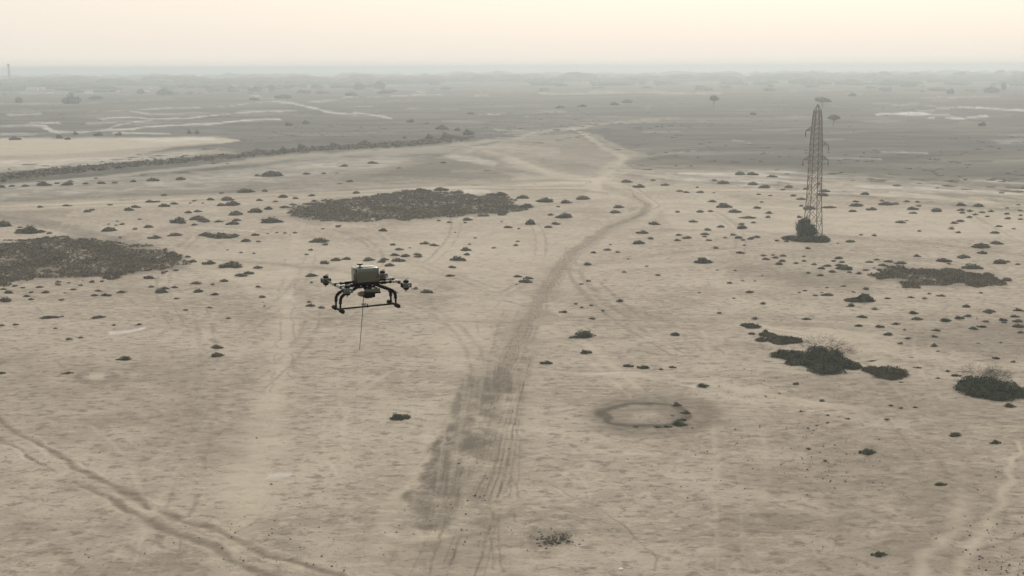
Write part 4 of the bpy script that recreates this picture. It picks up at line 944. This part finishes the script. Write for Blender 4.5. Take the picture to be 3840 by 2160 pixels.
TL = [  # view, kind, x, base y, width, height, label
 (Z1,'w',540,378,150,80,'large dark rounded tree at far left, its top above its neighbours'),
 (Z1,'g',145,372,70,50,'small dark tree by the left edge, left of the large rounded tree'),
 (Z1,'w',1240,312,150,62,'broad grey tree below the long pale building'),
 (Z1,'g',1060,305,70,45,'hazy grey tree to the left below the long pale building'),
 (Z1,'g',1740,282,90,45,'peaked hazy tree right of the long pale building'),
 (Z1,'w',1930,285,120,48,'wide hazy tree beyond the left salt channels'),
 (Z1,'g',2050,278,75,44,'round hazy tree right beside the wide hazy one'),
 (Z1,'w',2390,262,120,38,'pale hazy tree with double crown left of frame centre'),
 (Z1,'w',1600,278,100,26,'low hazy tree just right of the broad grey tree'),
 (Z1,'w',350,268,130,48,'faint wide tree above the white shed at far left'),
 (Z1,'w',800,228,75,25,'faint low tree on the left horizon, left of a smaller mound'),
 (Z1,'g',1045,212,70,28,'very faint tree left of the long pale building'),
 (Z1,'w',720,345,150,36,'low wide tree right of the large rounded tree'),
 (Z1,'w',1920,352,90,28,'low tree under a white hut in the left distance'),
 (Z1,'w',2140,338,190,35,'long low tree line piece left of the pale dry channel'),
 (Z1,'g',165,275,70,38,'faint tree left of the white shed at far left'),
 (Z1,'w',680,258,130,38,'pale wide tree right of the faint tree pair'),
 (Z1,'w',570,258,100,38,'pale wide tree on the left horizon behind the large rounded tree'),
 (Z1,'w',1530,235,150,52,'very pale broad tree right behind the long pale building'),
 (Z1,'w',1700,232,110,46,'very pale broad tree further right on the left horizon'),
 (Z1,'b',750,622,90,36,'brown thorn tree on the rim of the bare pan, middle of three'),
 (Z1,'b',905,617,75,34,'brown thorn tree on the rim of the bare pan, right of three'),
 (Z1,'b',440,640,85,42,'brown thorn tree on the rim of the bare pan, left of three'),
 (Z1,'b',110,652,110,34,'brown thorn tree at the left end of the bare pan rim'),
 (Z1,'b',515,648,70,22,'stunted brown thorn bush right at the bare pan edge'),
 (Z1,'b',565,612,55,30,'thin thorn tree behind the bare pan rim'),
 (Z1,'b',1425,606,40,44,'upright thin thorn tree beyond the pan, left of a pair'),
 (Z1,'b',1485,604,40,38,'upright thin thorn tree beyond the pan, right of a pair'),
 (Z1,'b',1945,742,130,30,'low brown thorn tree at the left of four on the embankment'),
 (Z1,'b',2140,748,88,56,'round brown thorn tree, second of four on the embankment'),
 (Z1,'b',2265,718,98,50,'round brown thorn tree, third of four on the embankment'),
 (Z1,'b',2510,706,112,44,'round brown thorn tree, fourth of four on the embankment'),
 (Z1,'b',2170,545,90,34,'faint thorn tree beyond the embankment, left of a pair'),
 (Z1,'b',2300,530,60,35,'faint thorn tree beyond the embankment, right of a pair'),
 (Z2,'w',290,268,140,78,'biggest rounded tree left of centre on the horizon'),
 (Z2,'g',125,272,120,62,'lower rounded tree left beside the biggest rounded tree'),
 (Z2,'w',75,318,105,34,'low hazy tree under the rounded horizon pair, left'),
 (Z2,'w',320,302,125,30,'low hazy tree under the rounded horizon pair, right'),
 (Z2,'w',700,238,95,36,'isolated low rounded tree right of the biggest rounded tree'),
 (Z2,'w',1470,222,170,45,'long crowned tree on the horizon above two white huts'),
 (Z2,'w',1340,216,85,26,'small mound tree left of the long crowned tree'),
 (Z2,'w',1610,226,180,46,'wide tree right beside the long crowned tree'),
 (Z2,'w',1920,215,130,42,'wide hazy tree right of centre on the horizon'),
 (Z2,'w',2200,220,230,52,'widest hazy tree clump right of centre on the horizon'),
 (Z2,'w',2500,192,80,30,'small peaked tree above a white hut right of centre'),
 (Z2,'b',180,690,135,46,'dense brown thorn tree at the right end of the embankment'),
 (Z2,'b',530,520,75,32,'lone grey thorn tree beyond the right end of the embankment'),
 (Z2,'b',645,532,60,16,'flat little thorn bush right of the lone grey one'),
 (Z2,'b',760,572,120,42,'grey brown thorn tree at the back of the thicket by the track'),
 (Z2,'b',660,642,85,45,'brown thorn tree at the left of the thicket by the track'),
 (Z2,'b',785,642,130,60,'largest brown thorn tree in the thicket by the track'),
 (Z2,'b',880,582,60,32,'small grey thorn tree at the back right of the thicket'),
 (Z2,'b',950,612,115,50,'brown thorn tree at the right end of the thicket'),
 (Z2,'w',1650,412,85,25,'dark low tree in the central distance, left of a loose row'),
 (Z2,'w',1820,402,85,22,'dark low tree in the central distance, second of a loose row'),
 (Z2,'w',2060,390,85,28,'dark low tree in the central distance, third of a loose row'),
 (Z2,'w',2160,372,90,30,'dark low tree in the central distance, fourth of a loose row'),
 (Z2,'b',970,457,75,24,'faint bushy tree on the plain above the thicket'),
 (Z2,'b',475,640,40,24,'small brown thorn bush between embankment end and thicket'),
 (Z2,'b',300,682,60,22,'small brown bush right of the dense embankment tree'),
 (Z2,'g',928,190,26,34,'tiny dark upright tree alone on the pale horizon haze'),
 (Z3,'f',232,402,112,88,'flat-topped acacia standing alone right of centre'),
 (Z3,'f',1055,420,165,95,'flat-topped acacia whose crown shows just above the pylon top'),
 (Z3,'f',1135,545,130,85,'flat-topped acacia just right of the pylon upper part'),
 (Z3,'w',280,192,92,32,'low rounded tree at the left of the right-hand horizon'),
 (Z3,'w',610,168,110,30,'faint mound tree right of the bright white roof'),
 (Z3,'w',980,188,100,26,'faint low tree left of the first flat-topped horizon tree'),
 (Z3,'f',1160,190,80,50,'flat-topped tree on the right horizon, first from left of six'),
 (Z3,'f',1520,200,112,68,'flat-topped tree on the right horizon, second from left of six'),
 (Z3,'f',1750,195,95,56,'flat-topped tree on the right horizon, third from left of six'),
 (Z3,'f',2090,195,104,62,'flat-topped tree on the right horizon, fourth from left of six'),
 (Z3,'f',2390,185,104,64,'flat-topped tree on the right horizon, fifth from left of six'),
 (Z3,'f',2510,192,80,58,'flat-topped tree on the right horizon, sixth from left of six'),
 (Z3,'w',1700,250,150,45,'wide dark tree under the third flat-topped horizon tree'),
 (Z3,'w',530,462,62,25,'small dark bush-like tree left of the pylon top'),
 (Z3,'w',1280,322,85,32,'faint low tree right of the acacia above the pylon'),
 (Z3,'w',2330,295,140,60,'dense dark tree near the right frame edge'),
 (Z3,'g',2030,305,80,46,'hazy upright tree left of the dense right edge tree'),
 (Z3,'g',2425,275,50,66,'tall narrow tree at the right frame edge'),
 (Z3,'b',2270,545,75,38,'brown thorn tree below the bright salt pans at right'),
]
for Z, kd, x, yb, wz, hz_, lab in TL: plant(Z, 2.0125, kd, x, yb + 2, wz, hz_, lab)
# bushy tree by the pylon
P, k = gpt(*ZC((930, 600))[0])
cr, tk = tree_meshes(400, .5, .05, 2600, M_green)
root = empty('bushy_tree', (P.x + .3, P.y + 1.0, 0)); root.scale = (3.7, 3.7, 3.9)
link('crown', cr, root); link('trunk', tk, root)
tag(root, 'round dark green tree growing against the left side of the pylon', 'tree')

# distant woods: masses nobody could count
def belt(name, D, hgt, a0, a1, count, mat, label, seed, gapn=.0, depth=.12):
    R = random.Random(seed); V0, F0 = [], []
    ico = bmesh.new(); bmesh.ops.create_icosphere(ico, subdivisions=2, radius=1.0)
    iv = [v.co.copy() for v in ico.verts]; idx = [[v.index for v in f.verts] for f in ico.faces]; ico.free()
    for i in range(count):
        a = math.radians(a0 + (a1 - a0) * R.random()); d = D * (1 + depth * (R.random() - .5) * 2)
        if mnoise.noise(Vector((math.degrees(a) * .5, seed, 0))) + .35 * R.random() < gapn: continue
        x, y = d * math.sin(a), d * math.cos(a)
        s = hgt * (.5 + 1.1 * R.random()) * (1 + .5 * mnoise.noise(Vector((math.degrees(a) * .8, seed * 3.1, 2)))); wdt = s * (1.0 + 1.8 * R.random())
        b = len(V0); o3 = R.random() * 50
        for v in iv:
            f_ = 1 + .35 * mnoise.noise(Vector((v.x * 1.6 + o3, v.y * 1.6, v.z * 1.6)))
            V0.append((x + v.x * wdt * f_, y + v.y * wdt * f_, s * .35 + v.z * s * .65 * f_))
        F0 += [tuple(b + q_ for q_ in f_) for f_ in idx]
    o = link(name, mesh_of(name, V0, F0, (mat,), smooth=True))
    tag(o, label, 'woods', kind='stuff')
belt('distant_woods', 2450, 6.5, -26, -3, 420, M_tree, 'hazy belt of low trees across the left distance', 1, -.02, .10)
belt('distant_woods', 1950, 4.2, -26, -6, 200, M_tree, 'broken line of low trees nearer than the left belt', 6, .12, .06)
belt('distant_woods', 2900, 8.5, -26, 26, 900, M_tree, 'pale belt of trees running along the whole horizon', 2, -.15, .14)
belt('distant_woods', 4000, 9, -26, 26, 620, M_tree, 'faintest row of trees melting into the haze', 3, -.15)
belt('distant_woods', 2200, 4.5, 1, 26, 330, M_tree, 'hazy scattered low trees across the right distance', 4, .10)
belt('distant_woods', 1650, 2.6, -26, 26, 170, M_scrub, 'low thickets in front of the distant woods', 5, .16, .10)

# low scrub growing all over the grey plain
R = random.Random(21); PV_, PF_ = [], []; made = 0
while made < 1300:
    D = 300 * (1500 / 300) ** R.random(); a = math.radians(R.uniform(-25.5, 25.5)); x, y = D * math.sin(a), D * math.cos(a)
    d_ = Vector((x, y, -H)); cf_ = d_.dot(_f); u = 1920 + F * d_.dot(_r) / cf_; v = 1080 - F * d_.dot(_u) / cf_
    inside = v < (708 if u < 1500 else 640 if u < 2350 else 640 + (u - 2350) * .06)
    if not inside: continue
    if u < 2350 and v > 520 + max(0, (1700 - u)) * .09 and R.random() > .12: continue
    if R.random() > .25 + 1.2 * mnoise.noise(Vector((x * .012, y * .006, 4))) + .5 * mnoise.noise(Vector((x * .08, y * .04, 9))): continue
    if v > 505 and v < 650 and u < 900 and 505 < v < 545 + (900 - u) * .09: continue
    made += 1
    add_small((x, y, 0), .7 + 2.8 * R.random() ** 2, .15 + .25 * R.random(), R, PV_, PF_, leaves=5, size=.4)
tag(link('plain_scrub', mesh_of('plain_scrub', PV_, PF_, (M_scrub,))), 'sparse low scrub covering the grey plain beyond the sand', 'scrub', kind='stuff')

# ------------------------------------------------------------------ distant buildings
def building(x, yb, wz, hz_, Z, label, wallm, roofm, pitched=False, doors=2):
    (u, v) = Z((x, yb))[0]; P, k = gpt(u, v)
    W, Hh = wz / 2.0125 / k, hz_ / 2.0125 / k; D = max(W * .5, 4)
    root = empty('house', (P.x, P.y, 0), math.radians(random.Random(int(x)).uniform(-12, 12))); tag(root, label, 'building')
    bm = bmesh.new(); add_box(bm, (0, D / 2, Hh * .42), (W, D, Hh * .84)); bm_obj('wall', bm, wallm, root, False)
    bm = bmesh.new()
    if pitched:
        z0 = Hh * .84; o = .03 * W
        vs = [bm.verts.new(q_) for q_ in ((-W / 2 - o, -o, z0), (W / 2 + o, -o, z0), (W / 2 + o, D + o, z0), (-W / 2 - o, D + o, z0), (-W / 2 - o, D / 2, Hh * 1.05), (W / 2 + o, D / 2, Hh * 1.05))]
        for f_ in ((0, 1, 5, 4), (2, 3, 4, 5), (0, 4, 3), (1, 2, 5), (3, 2, 1, 0)): bm.faces.new([vs[q_] for q_ in f_])
    else:
        add_box(bm, (0, D / 2, Hh * .84 + Hh * .05 + .003), (W * 1.03, D * 1.04, Hh * .10))
    bm_obj('roof', bm, roofm, root, False)
    bm = bmesh.new(); add_box(bm, (-W * .22, -.03, Hh * .22), (max(W * .08, .9), .08, Hh * .44)); bm_obj('door', bm, M_dark, root, False)
    for s_ in range(doors):
        bm = bmesh.new(); add_box(bm, (W * (.05 + .25 * s_), -.03, Hh * .5), (W * .07, .08, Hh * .22)); bm_obj('window', bm, M_dark, root, False)
for a in [
 (1240, 236, 165, 38, Z1, 'long pale flat-roofed building on the left horizon', M_white, M_roof, False, 2),
 (1130, 222, 42, 14, Z1, 'small pale block touching the left end of the long building', M_wall, M_roof, False, 1),
 (240, 280, 82, 26, Z1, 'low cream shed at far left, the wider of two', M_white, M_roof, False, 2),
 (318, 277, 40, 24, Z1, 'little white hut just right of the low cream shed', M_white, M_roof, False, 1),
 (380, 310, 52, 14, Z1, 'tiny white roof nearer than the low cream shed', M_white, M_white, True, 1),
 (660, 307, 58, 12, Z1, 'tiny white roof right of the large rounded tree', M_white, M_white, True, 1),
 (1105, 290, 46, 12, Z1, 'white hut below the left end of the long building', M_white, M_white, False, 1),
 (1130, 270, 26, 9, Z1, 'smallest white hut directly below the long building', M_white, M_white, False, 1),
 (880, 292, 42, 9, Z1, 'faint pale roof midway along the left tree belt', M_wall, M_white, True, 1),
 (1920, 325, 60, 10, Z1, 'low white hut above the pale track in left distance', M_white, M_white, False, 1),
 (1390, 244, 40, 10, Z2, 'pale hut left of a whiter hut under the central tree line', M_wall, M_roof, False, 1),
 (1475, 234, 42, 13, Z2, 'white hut under the long crowned central tree', M_white, M_white, False, 1),
 (1790, 164, 34, 10, Z2, 'very faint cream block on the central horizon', M_white, M_roof, False, 1),
 (2508, 204, 26, 10, Z2, 'tiny white hut under the small peaked tree', M_white, M_white, False, 1),
 (1080, 301, 56, 8, Z2, 'long low white wall-like shed in the central distance', M_white, M_white, False, 1),
 (497, 174, 42, 12, Z3, 'brightest white roof on the right of centre horizon', M_white, M_white, False, 1),
 (1560, 214, 36, 14, Z3, 'white hut below the second flat-topped horizon tree', M_white, M_white, True, 1),
 (1785, 248, 36, 16, Z3, 'cream hut below the third flat-topped horizon tree', M_wall, M_white, False, 1),
 (2380, 219, 26, 9, Z3, 'tiny white hut near the right frame edge', M_white, M_white, False, 1),
 (1422, 225, 60, 9, Z3, 'low pale shed left of the second flat-topped horizon tree', M_white, M_roof, False, 1)]:
    building(*a)
# tall faint chimney at far left
P, k = gpt(*Z1((75, 238))[0])
hc = (238 - 85) / 2.0125 / k; wc = 17 / 2.0125 / k
root = empty('chimney', (P.x, P.y, 0)); tag(root, 'tall faint chimney rising out of the haze at far left', 'chimney')
bm = bmesh.new(); add_lathe(bm, (0, 0, 0), [(wc * .62, 0), (wc * .5, hc * .5), (wc * .42, hc)], 20); bm_obj('shaft', bm, M_conc, root)
bm = bmesh.new(); add_lathe(bm, (0, 0, hc), [(wc * .47, -hc * .02), (wc * .47, hc * .01)], 20); bm_obj('cap_ring', bm, M_dark, root)

# ------------------------------------------------------------------ lattice pylon
P, k = gpt(3047, 882)
tw = empty('pylon', (P.x, P.y, 0), math.radians(9)); tag(tw, 'rusty lattice steel pylon standing over a green bush', 'pylon')
TH = (882 - 405) / k * 1.02
def half(z):
    t = z / TH; T_ = ((0, 1.3), (.3, .98), (.7, .82), (.92, .58), (1.01, .3))
    for (a, b), (c_, d) in zip(T_[:-1], T_[1:]):
        if t <= c_: return b + (d - b) * (t - a) / (c_ - a)
    return .3
bar = bpy.data.meshes.new('brace')
bmb = bmesh.new(); add_box(bmb, (0, 0, .5), (1, 1, 1)); bmb.to_mesh(bar); bmb.free(); bar.materials.append(M_rust)
def bar_obj(name, a, b, t):
    a, b = Vector(a), Vector(b); d = b - a
    o = link(name, bar, tw); o.location = a; o.rotation_mode = 'QUATERNION'
    o.rotation_quaternion = Vector((0, 0, 1)).rotation_difference(d.normalized()); o.scale = (t, t, d.length)
    return o
levels = [0, 2.6, 4.8, 6.8, 8.6, 10.2, 11.6, 12.9, 14.1, 15.2, 16.2, 17.2, 18.1, 19.0, 19.9, 20.8, TH * .95]
levels = [min(z, TH * .95) for z in levels]
cor = lambda z: [(sx * half(z), sy * half(z), z) for sx, sy in ((-1, -1), (1, -1), (1, 1), (-1, 1))]
for c_ in range(4):
    bm = bmesh.new()
    for z0, z1 in zip(levels[:-1], levels[1:]):
        add_cyl(bm, cor(z0)[c_], cor(z1)[c_], .085, .085, 4)
    add_cyl(bm, cor(levels[-1])[c_], (0, 0, TH), .07, .05, 4)
    bm_obj('leg', bm, M_rust, tw, False)
    bm = bmesh.new(); q_ = cor(0)[c_]; add_box(bm, (q_[0], q_[1], .12), (.75, .75, .45), .04); bm_obj('footing', bm, M_conc, tw, False)
for z0, z1 in zip(levels[:-1], levels[1:]):
    A0, A1 = cor(z0), cor(z1)
    for f_ in range(4):
        g_ = (f_ + 1) % 4
        bar_obj('diagonal_brace', A0[f_], A1[g_], .065); bar_obj('diagonal_brace', A0[g_], A1[f_], .065)
        bar_obj('horizontal_brace', A1[f_], A1[g_], .07)
for (zf, side, Ln) in ((.80, -1, 1.35), (.69, 1, 1.5), (.58, -1, 1.5), (.58, 1, 1.5)):
    z = TH * zf; hw = half(z)
    bm = bmesh.new(); tip = (side * (hw + Ln), 0, z)
    for sy in (-1, 1):
        add_cyl(bm, (side * hw, sy * hw, z), tip, .05, .05, 4); add_cyl(bm, (side * half(z + .9), sy * half(z + .9), z + .9), tip, .045, .045, 4)
        for q_ in (.3, .6):
            a_ = Vector((side * hw, sy * hw, z)).lerp(Vector(tip), q_); b_ = Vector((side * half(z + .9), sy * half(z + .9), z + .9)).lerp(Vector(tip), q_)
            add_cyl(bm, a_, b_, .03, .03, 4)
    arm = bm_obj('crossarm', bm, M_rust, tw, False)
    bm = bmesh.new()
    add_lathe(bm, (tip[0], 0, z - 1.15), [(.02, 0), (.02, .1)] + [v_ for j in range(6) for v_ in ((.13, .12 + j * .15), (.05, .2 + j * .15))] + [(.02, 1.12)], 8)
    bm_obj('insulator', bm, M_ins, arm, False)

# ------------------------------------------------------------------ small litter on the sand
def stick(u, v, pts, label, mat=M_stick, name='stick', cat='stick', r=.02):
    P, k = gpt(u, v)
    bm = bmesh.new(); add_tube(bm, [(a / k, b / k, c / k + .02) for a, b, c in pts], r, 6)
    o = bm_obj(name, bm, mat); o.location = (P.x, P.y, .03); tag(o, label, cat)
stick(1921, 1545, [(-2, 0, 7), (0, 3, 2), (2, 6, 0), (3, -12, -1)], 'bent black twig on the right wheel line of the road')
stick(1933, 1594, [(-1, 0, 5), (1, 3, 1), (1, -8, 0)], 'shorter black twig just below the bent one')
stick(1816, 1743, [(-4, 0, 1), (2, 2, 1), (4, -2, 0)], 'tiny dark chip right of the short black rod')
bm = bmesh.new(); add_box(bm, (0, 0, 0), (.24, .05, .05), .01)
for i in range(5): add_box(bm, (-.09 + i * .045, 0, .026), (.012, .056, .02))
P, k = gpt(1721, 1741); o = bm_obj('rod', bm, M_stick); o.location = (P.x, P.y, .06); tag(o, 'short black ribbed rod lying across the damp road soil', 'rod')
bm = bmesh.new(); vs = [bm.verts.new(q_) for q_ in ((-.12, -.05, 0), (.1, -.07, .015), (.14, .05, .03), (0, .09, .06), (-.13, .06, .02))]; bm.faces.new(vs)
e_ = bmesh.ops.extrude_face_region(bm, geom=bm.faces[:]); bmesh.ops.translate(bm, vec=(0, 0, .02), verts=[g for g in e_['geom'] if isinstance(g, bmesh.types.BMVert)])
P, k = gpt(2328, 2137); o = bm_obj('plastic_scrap', bm, M_white, None, False); o.location = (P.x, P.y, .05); tag(o, 'crumpled white scrap at the bottom frame edge', 'litter')

# ------------------------------------------------------------------ the drone
DEPTH = 21.2
DC = CAM + ray(1370.5, 1055) * DEPTH
drone = empty('drone', DC, math.radians(27.5))
tag(drone, 'heavy khaki box-bodied multirotor drone with black legs hovering on a tether', 'drone')
W, D, Hb = .42, .305, .262
def part(name, fn, mat, parent=drone, smooth=True):
    bm = bmesh.new(); fn(bm); return bm_obj(name, bm, mat, parent, smooth)
seam = -D / 2 + .07
rear = part('rear_cover', lambda b: add_box(b, (0, (seam + .004 + D / 2) / 2, Hb / 2), (W, D / 2 - seam - .004, Hb), .016, seg=3), M_shell)
front = part('front_cover', lambda b: add_box(b, (.004, (seam - .003 - D / 2) / 2, Hb / 2 - .002), (W - .02, seam - .003 + D / 2, Hb - .004), .016, seg=3), M_shell)
part('seam_gasket', lambda b: add_box(b, (0, seam, Hb / 2), (W - .03, .012, Hb - .03)), M_black)
part('top_plate', lambda b: add_box(b, (.01, .03, Hb + .003), (W * .8, D * .55, .010), .004), M_shell)
ant = part('antenna_stalk', lambda b: add_lathe(b, (-.095, .0, Hb), [(.035, 0), (.03, .006), (.012, .012), (.012, .03), (.024, .042)], 14), M_black)
part('antenna_disc', lambda b: add_lathe(b, (-.095, .0, Hb + .042), [(.038, 0), (.055, .006), (.055, .016), (.046, .022)], 20), M_black, ant)
part('antenna_cap', lambda b: add_lathe(b, (-.095, .0, Hb + .0645), [(.046, 0), (.05, .004), (.02, .006)], 20), M_clamp, ant)
part('base_plate', lambda b: (add_box(b, (0, 0, -.012), (W + .03, D + .02, .024), .005), add_box(b, (0, 0, -.04), (W * .8, D * .7, .035), .006)), M_black)
# electronics under the plate
part('underside_electronics', lambda b: [add_box(b, (x, y, -.065 - z / 2), (sx, sy, z), .004) for x, y, sx, sy, z in
     ((-.13, -.08, .06, .05, .035), (-.05, -.09, .05, .04, .05), (.04, -.07, .09, .07, .04), (.12, -.08, .05, .05, .045), (0, .06, .22, .1, .05), (-.1, .05, .05, .06, .06))], M_black)
for x, y, z in ((-.135, -.112, -.055), (-.02, -.118, -.065), (.085, -.115, -.06)):
    part('stud', lambda b: add_cyl(b, (x, y, z), (x, y - .012, z), .009, .009, 10), M_alu)
for x, y in ((-.17, -.10), (-.155, -.10), (.10, -.10), (.135, -.10)):
    part('cable', lambda b: add_tube(b, [(x, y, -.05), (x + .006, y - .004, -.075), (x + .002, y, -.10)], .004, 6), M_black)
# transverse booms and side beams
for y in (-.14, .14):
    part('boom', lambda b: add_cyl(b, (-.54, y, -.025), (.54, y, -.025), .0165, n=14), M_black)
    for s in (-1, 1):
        part('boom_socket', lambda b: add_cyl(b, (s * .24, y, -.025), (s * .33, y, -.025), .027, n=14), M_black)
for s in (-1, 1):
    part('side_beam', lambda b: add_cyl(b, (s * .54, -.50, -.02), (s * .54, .50, -.02), .0175, n=14), M_pod)
    part('beam_joint', lambda b: (add_cyl(b, (s * .54, -.045, -.02), (s * .54, -.02, -.02), .032, n=14), add_cyl(b, (s * .54, .02, -.02), (s * .54, .045, -.02), .032, n=14), add_cyl(b, (s * .54, -.04, -.02), (s * .54, .04, -.02), .022, n=14)), M_black)
    for y in (-.14, .14):
        c0 = part('beam_clamp', lambda b: (add_box(b, (s * .54, y * 1.12, -.02), (.062, .20, .058), .012), add_box(b, (s * .475, y, -.022), (.085, .05, .046), .01)), M_clamp)
        part('clamp_collar', lambda b: add_cyl(b, (s * .54, y + math.copysign(.112, y), -.02), (s * .54, y + math.copysign(.13, y), -.02), .031, n=14), M_black, c0)
        part('boom_collar', lambda b: add_cyl(b, (s * .425, y, -.024), (s * .40, y, -.024), .026, n=12), M_black, c0)
# four motor pods, each with an upper and a lower motor
def pod(x, y):
    fy = math.copysign(1, y)
    root = part('motor_housing', lambda b: (add_box(b, (x, y, -.022), (.162, .135, .088), .008), add_box(b, (x, y, .0225), (.14, .115, .006), .003)), M_pod)
    part('side_opening', lambda b: add_box(b, (x - .0795, y, -.022), (.006, .085, .060), .001), M_black, root)
    part('nose_bolt', lambda b: add_cyl(b, (x + .022, y + fy * .066, -.026), (x + .022, y + fy * .090, -.026), .017, .014, 12), M_clamp, root)
    for up in (1, -1):
        z0 = -.022 + up * .045
        r0 = .050
        prof = [(r0, 0), (r0 + .001, up * .02), (r0 * .86, up * .036), (.022, up * .042)]
        if up < 0: prof = prof[::-1]
        part('motor', lambda b: add_lathe(b, (x, y, z0), prof, 18), M_black, root)
        if up > 0: part('motor_cap', lambda b: add_lathe(b, (x, y, z0 + .042), [(.021, 0), (.019, .006), (.008, .008)], 12), M_clamp, root)
        a0 = math.radians(52 if up > 0 else 66)
        def blades(b):
            for sgn in (-1, 1):
                rows = []
                for j in range(7):
                    t = j / 6; rr_ = .02 + .15 * t; ch = .013 * (1 - .45 * t) * (1 if j < 6 else .4); tw_ = math.radians(22 - 14 * t)
                    row = []
                    for cx_, cz_ in ((-1, 0), (0, .12), (1, 0), (0, -.12)):
                        lx, ly, lz = rr_ * sgn, cx_ * ch * math.cos(tw_) * sgn, cx_ * ch * math.sin(tw_) + cz_ * ch
                        row.append(b.verts.new((x + lx * math.cos(a0) - ly * math.sin(a0), y + lx * math.sin(a0) + ly * math.cos(a0), z0 + up * .046 + lz)))
                    rows.append(row)
                for r1, r2 in zip(rows[:-1], rows[1:]):
                    for q_ in range(4): b.faces.new((r1[q_], r1[(q_ + 1) % 4], r2[(q_ + 1) % 4], r2[q_]))
                b.faces.new(rows[0]); b.faces.new(rows[-1][::-1])
            add_cyl(b, (x, y, z0 + up * .040), (x, y, z0 + up * .051), .014, n=10)
        part('propeller', blades, M_black, root)
for x in (-.54, .54):
    for y in (-.56, .56): pod(x, y)
# landing gear
for s in (-1, 1):
    for y in (-.115, .115):
        pts = [(s * .14, y * .8, -.045), (s * .22, y * .9, -.082), (s * .32, y, -.128), (s * .40, y, -.158), (s * .455, y, -.185), (s * .495, y, -.222), (s * .512, y, -.262), (s * .516, y, -.325)]
        lg = part('leg', lambda b: add_tube(b, pts, [.030, .030, .028, .028, .028, .028, .028, .027], 12), M_black)
        part('leg_tube', lambda b: add_cyl(b, (s * .516, y, -.30), (s * .52, y, -.45), .0175, n=12), M_black, lg)
        part('leg_collar', lambda b: add_cyl(b, (s * .516, y, -.318), (s * .516, y, -.333), .031, n=12), M_rubber, lg)
        ft = part('foot_pad', lambda b: add_lathe(b, (0, 0, 0), [(.012, -.082), (.030, -.075), (.038, -.058), (.038, .058), (.030, .075), (.012, .082)], 16), M_rubber, lg)
        ft.rotation_euler = (math.radians(90), 0, 0); ft.location = (s * .52, math.copysign(.185, y), -.455)
    part('skid_tube', lambda b: add_cyl(b, (s * .52, -.12, -.452), (s * .52, .12, -.452), .016, n=12), M_black)
    part('skid_joint', lambda b: (add_cyl(b, (s * .52, -.03, -.452), (s * .52, .03, -.452), .021, n=12), add_box(b, (s * .505, 0, -.452), (.035, .03, .03), .005)), M_black)
    part('skid_clip', lambda b: add_box(b, (s * .52, .048, -.437), (.022, .014, .012), .002), M_alu)
part('cross_bar', lambda b: add_cyl(b, (-.50, 0, -.452), (.50, 0, -.452), .0155, n=12), M_black)
part('bar_clamp', lambda b: (add_cyl(b, (.02, 0, -.452), (.035, 0, -.452), .024, n=10), add_box(b, (.0275, 0, -.43), (.012, .012, .05), .003)), M_black)
part('guide_ring', lambda b: [add_tube(b, [(-.035 + .016 * math.cos(a_), -.014, -.482 + .016 * math.sin(a_)) for a_ in [q_ * math.pi / 8 for q_ in range(15)]], .0028, 6)], M_alu)
# payload
part('payload_tray', lambda b: (add_box(b, (.085, -.10, -.155), (.27, .10, .062), .010), add_box(b, (-.02, -.10, -.120), (.045, .09, .02), .006)), M_pod)
part('payload_neck', lambda b: (add_box(b, (.0, -.08, -.105), (.11, .08, .05), .008), add_cyl(b, (.06, -.09, -.06), (.06, -.09, -.13), .018, n=12), add_cyl(b, (.15, -.12, -.10), (.15, -.12, -.125), .02, .012, n=12)), M_black)
part('winch_housing', lambda b: (add_box(b, (.01, -.12, -.225), (.20, .14, .085), .014), add_box(b, (.0, -.12, -.265), (.12, .10, .025), .008), add_box(b, (.13, -.11, -.195), (.20, .08, .022), .004)), M_black)
part('winch_cowl', lambda b: (add_box(b, (-.115, -.08, -.205), (.10, .15, .075), .022, seg=3), add_box(b, (-.06, -.06, -.172), (.12, .10, .02), .006)), M_pod)
part('foil_fitting', lambda b: add_box(b, (.085, -.02, -.085), (.045, .02, .035), .006), M_alu)

# tether
def wpt(zx, zy, dep):
    return CAM + ray(1180 + zx / 3.6225, 940 + zy / 3.6225) * dep
a0 = wpt(663, 655, DEPTH - .12)
p_end = wpt(610, 1340, DEPTH - .12 - .15)
teth = empty('tether', a0); tag(teth, 'thin tether cable hanging from the drone down to the ground', 'cable')
bm = bmesh.new(); add_tube(bm, [Vector((0, 0, .03)), (wpt(652, 810, DEPTH - .14) - a0), (wpt(634, 1060, DEPTH - .2) - a0), (p_end - a0)], [.0062, .0056, .005, .0045], 8)
bm_obj('cable_sleeve', bm, M_black, teth)
g1 = CAM + ray(1285, 2160) * (DEPTH - .9)
gd = g1 - p_end; pts = [p_end]
n_ = 12
gend = Vector((g1.x - .5, g1.y - 1.2, 0.0))
for i in range(1, n_ + 1):
    t = i / n_
    if t <= .25: q_ = p_end.lerp(g1, t / .25)
    else:
        e = (t - .25) / .75; q_ = g1 + gd.normalized() * (1 - (1 - e)) * g1.z / max(-gd.normalized().z, .1)
    pts.append(q_)
pts[-1].z = 0.0
bm = bmesh.new(); add_tube(bm, [q_ - a0 for q_ in pts], .0016, 5); bm_obj('wire', bm, M_wire, teth)
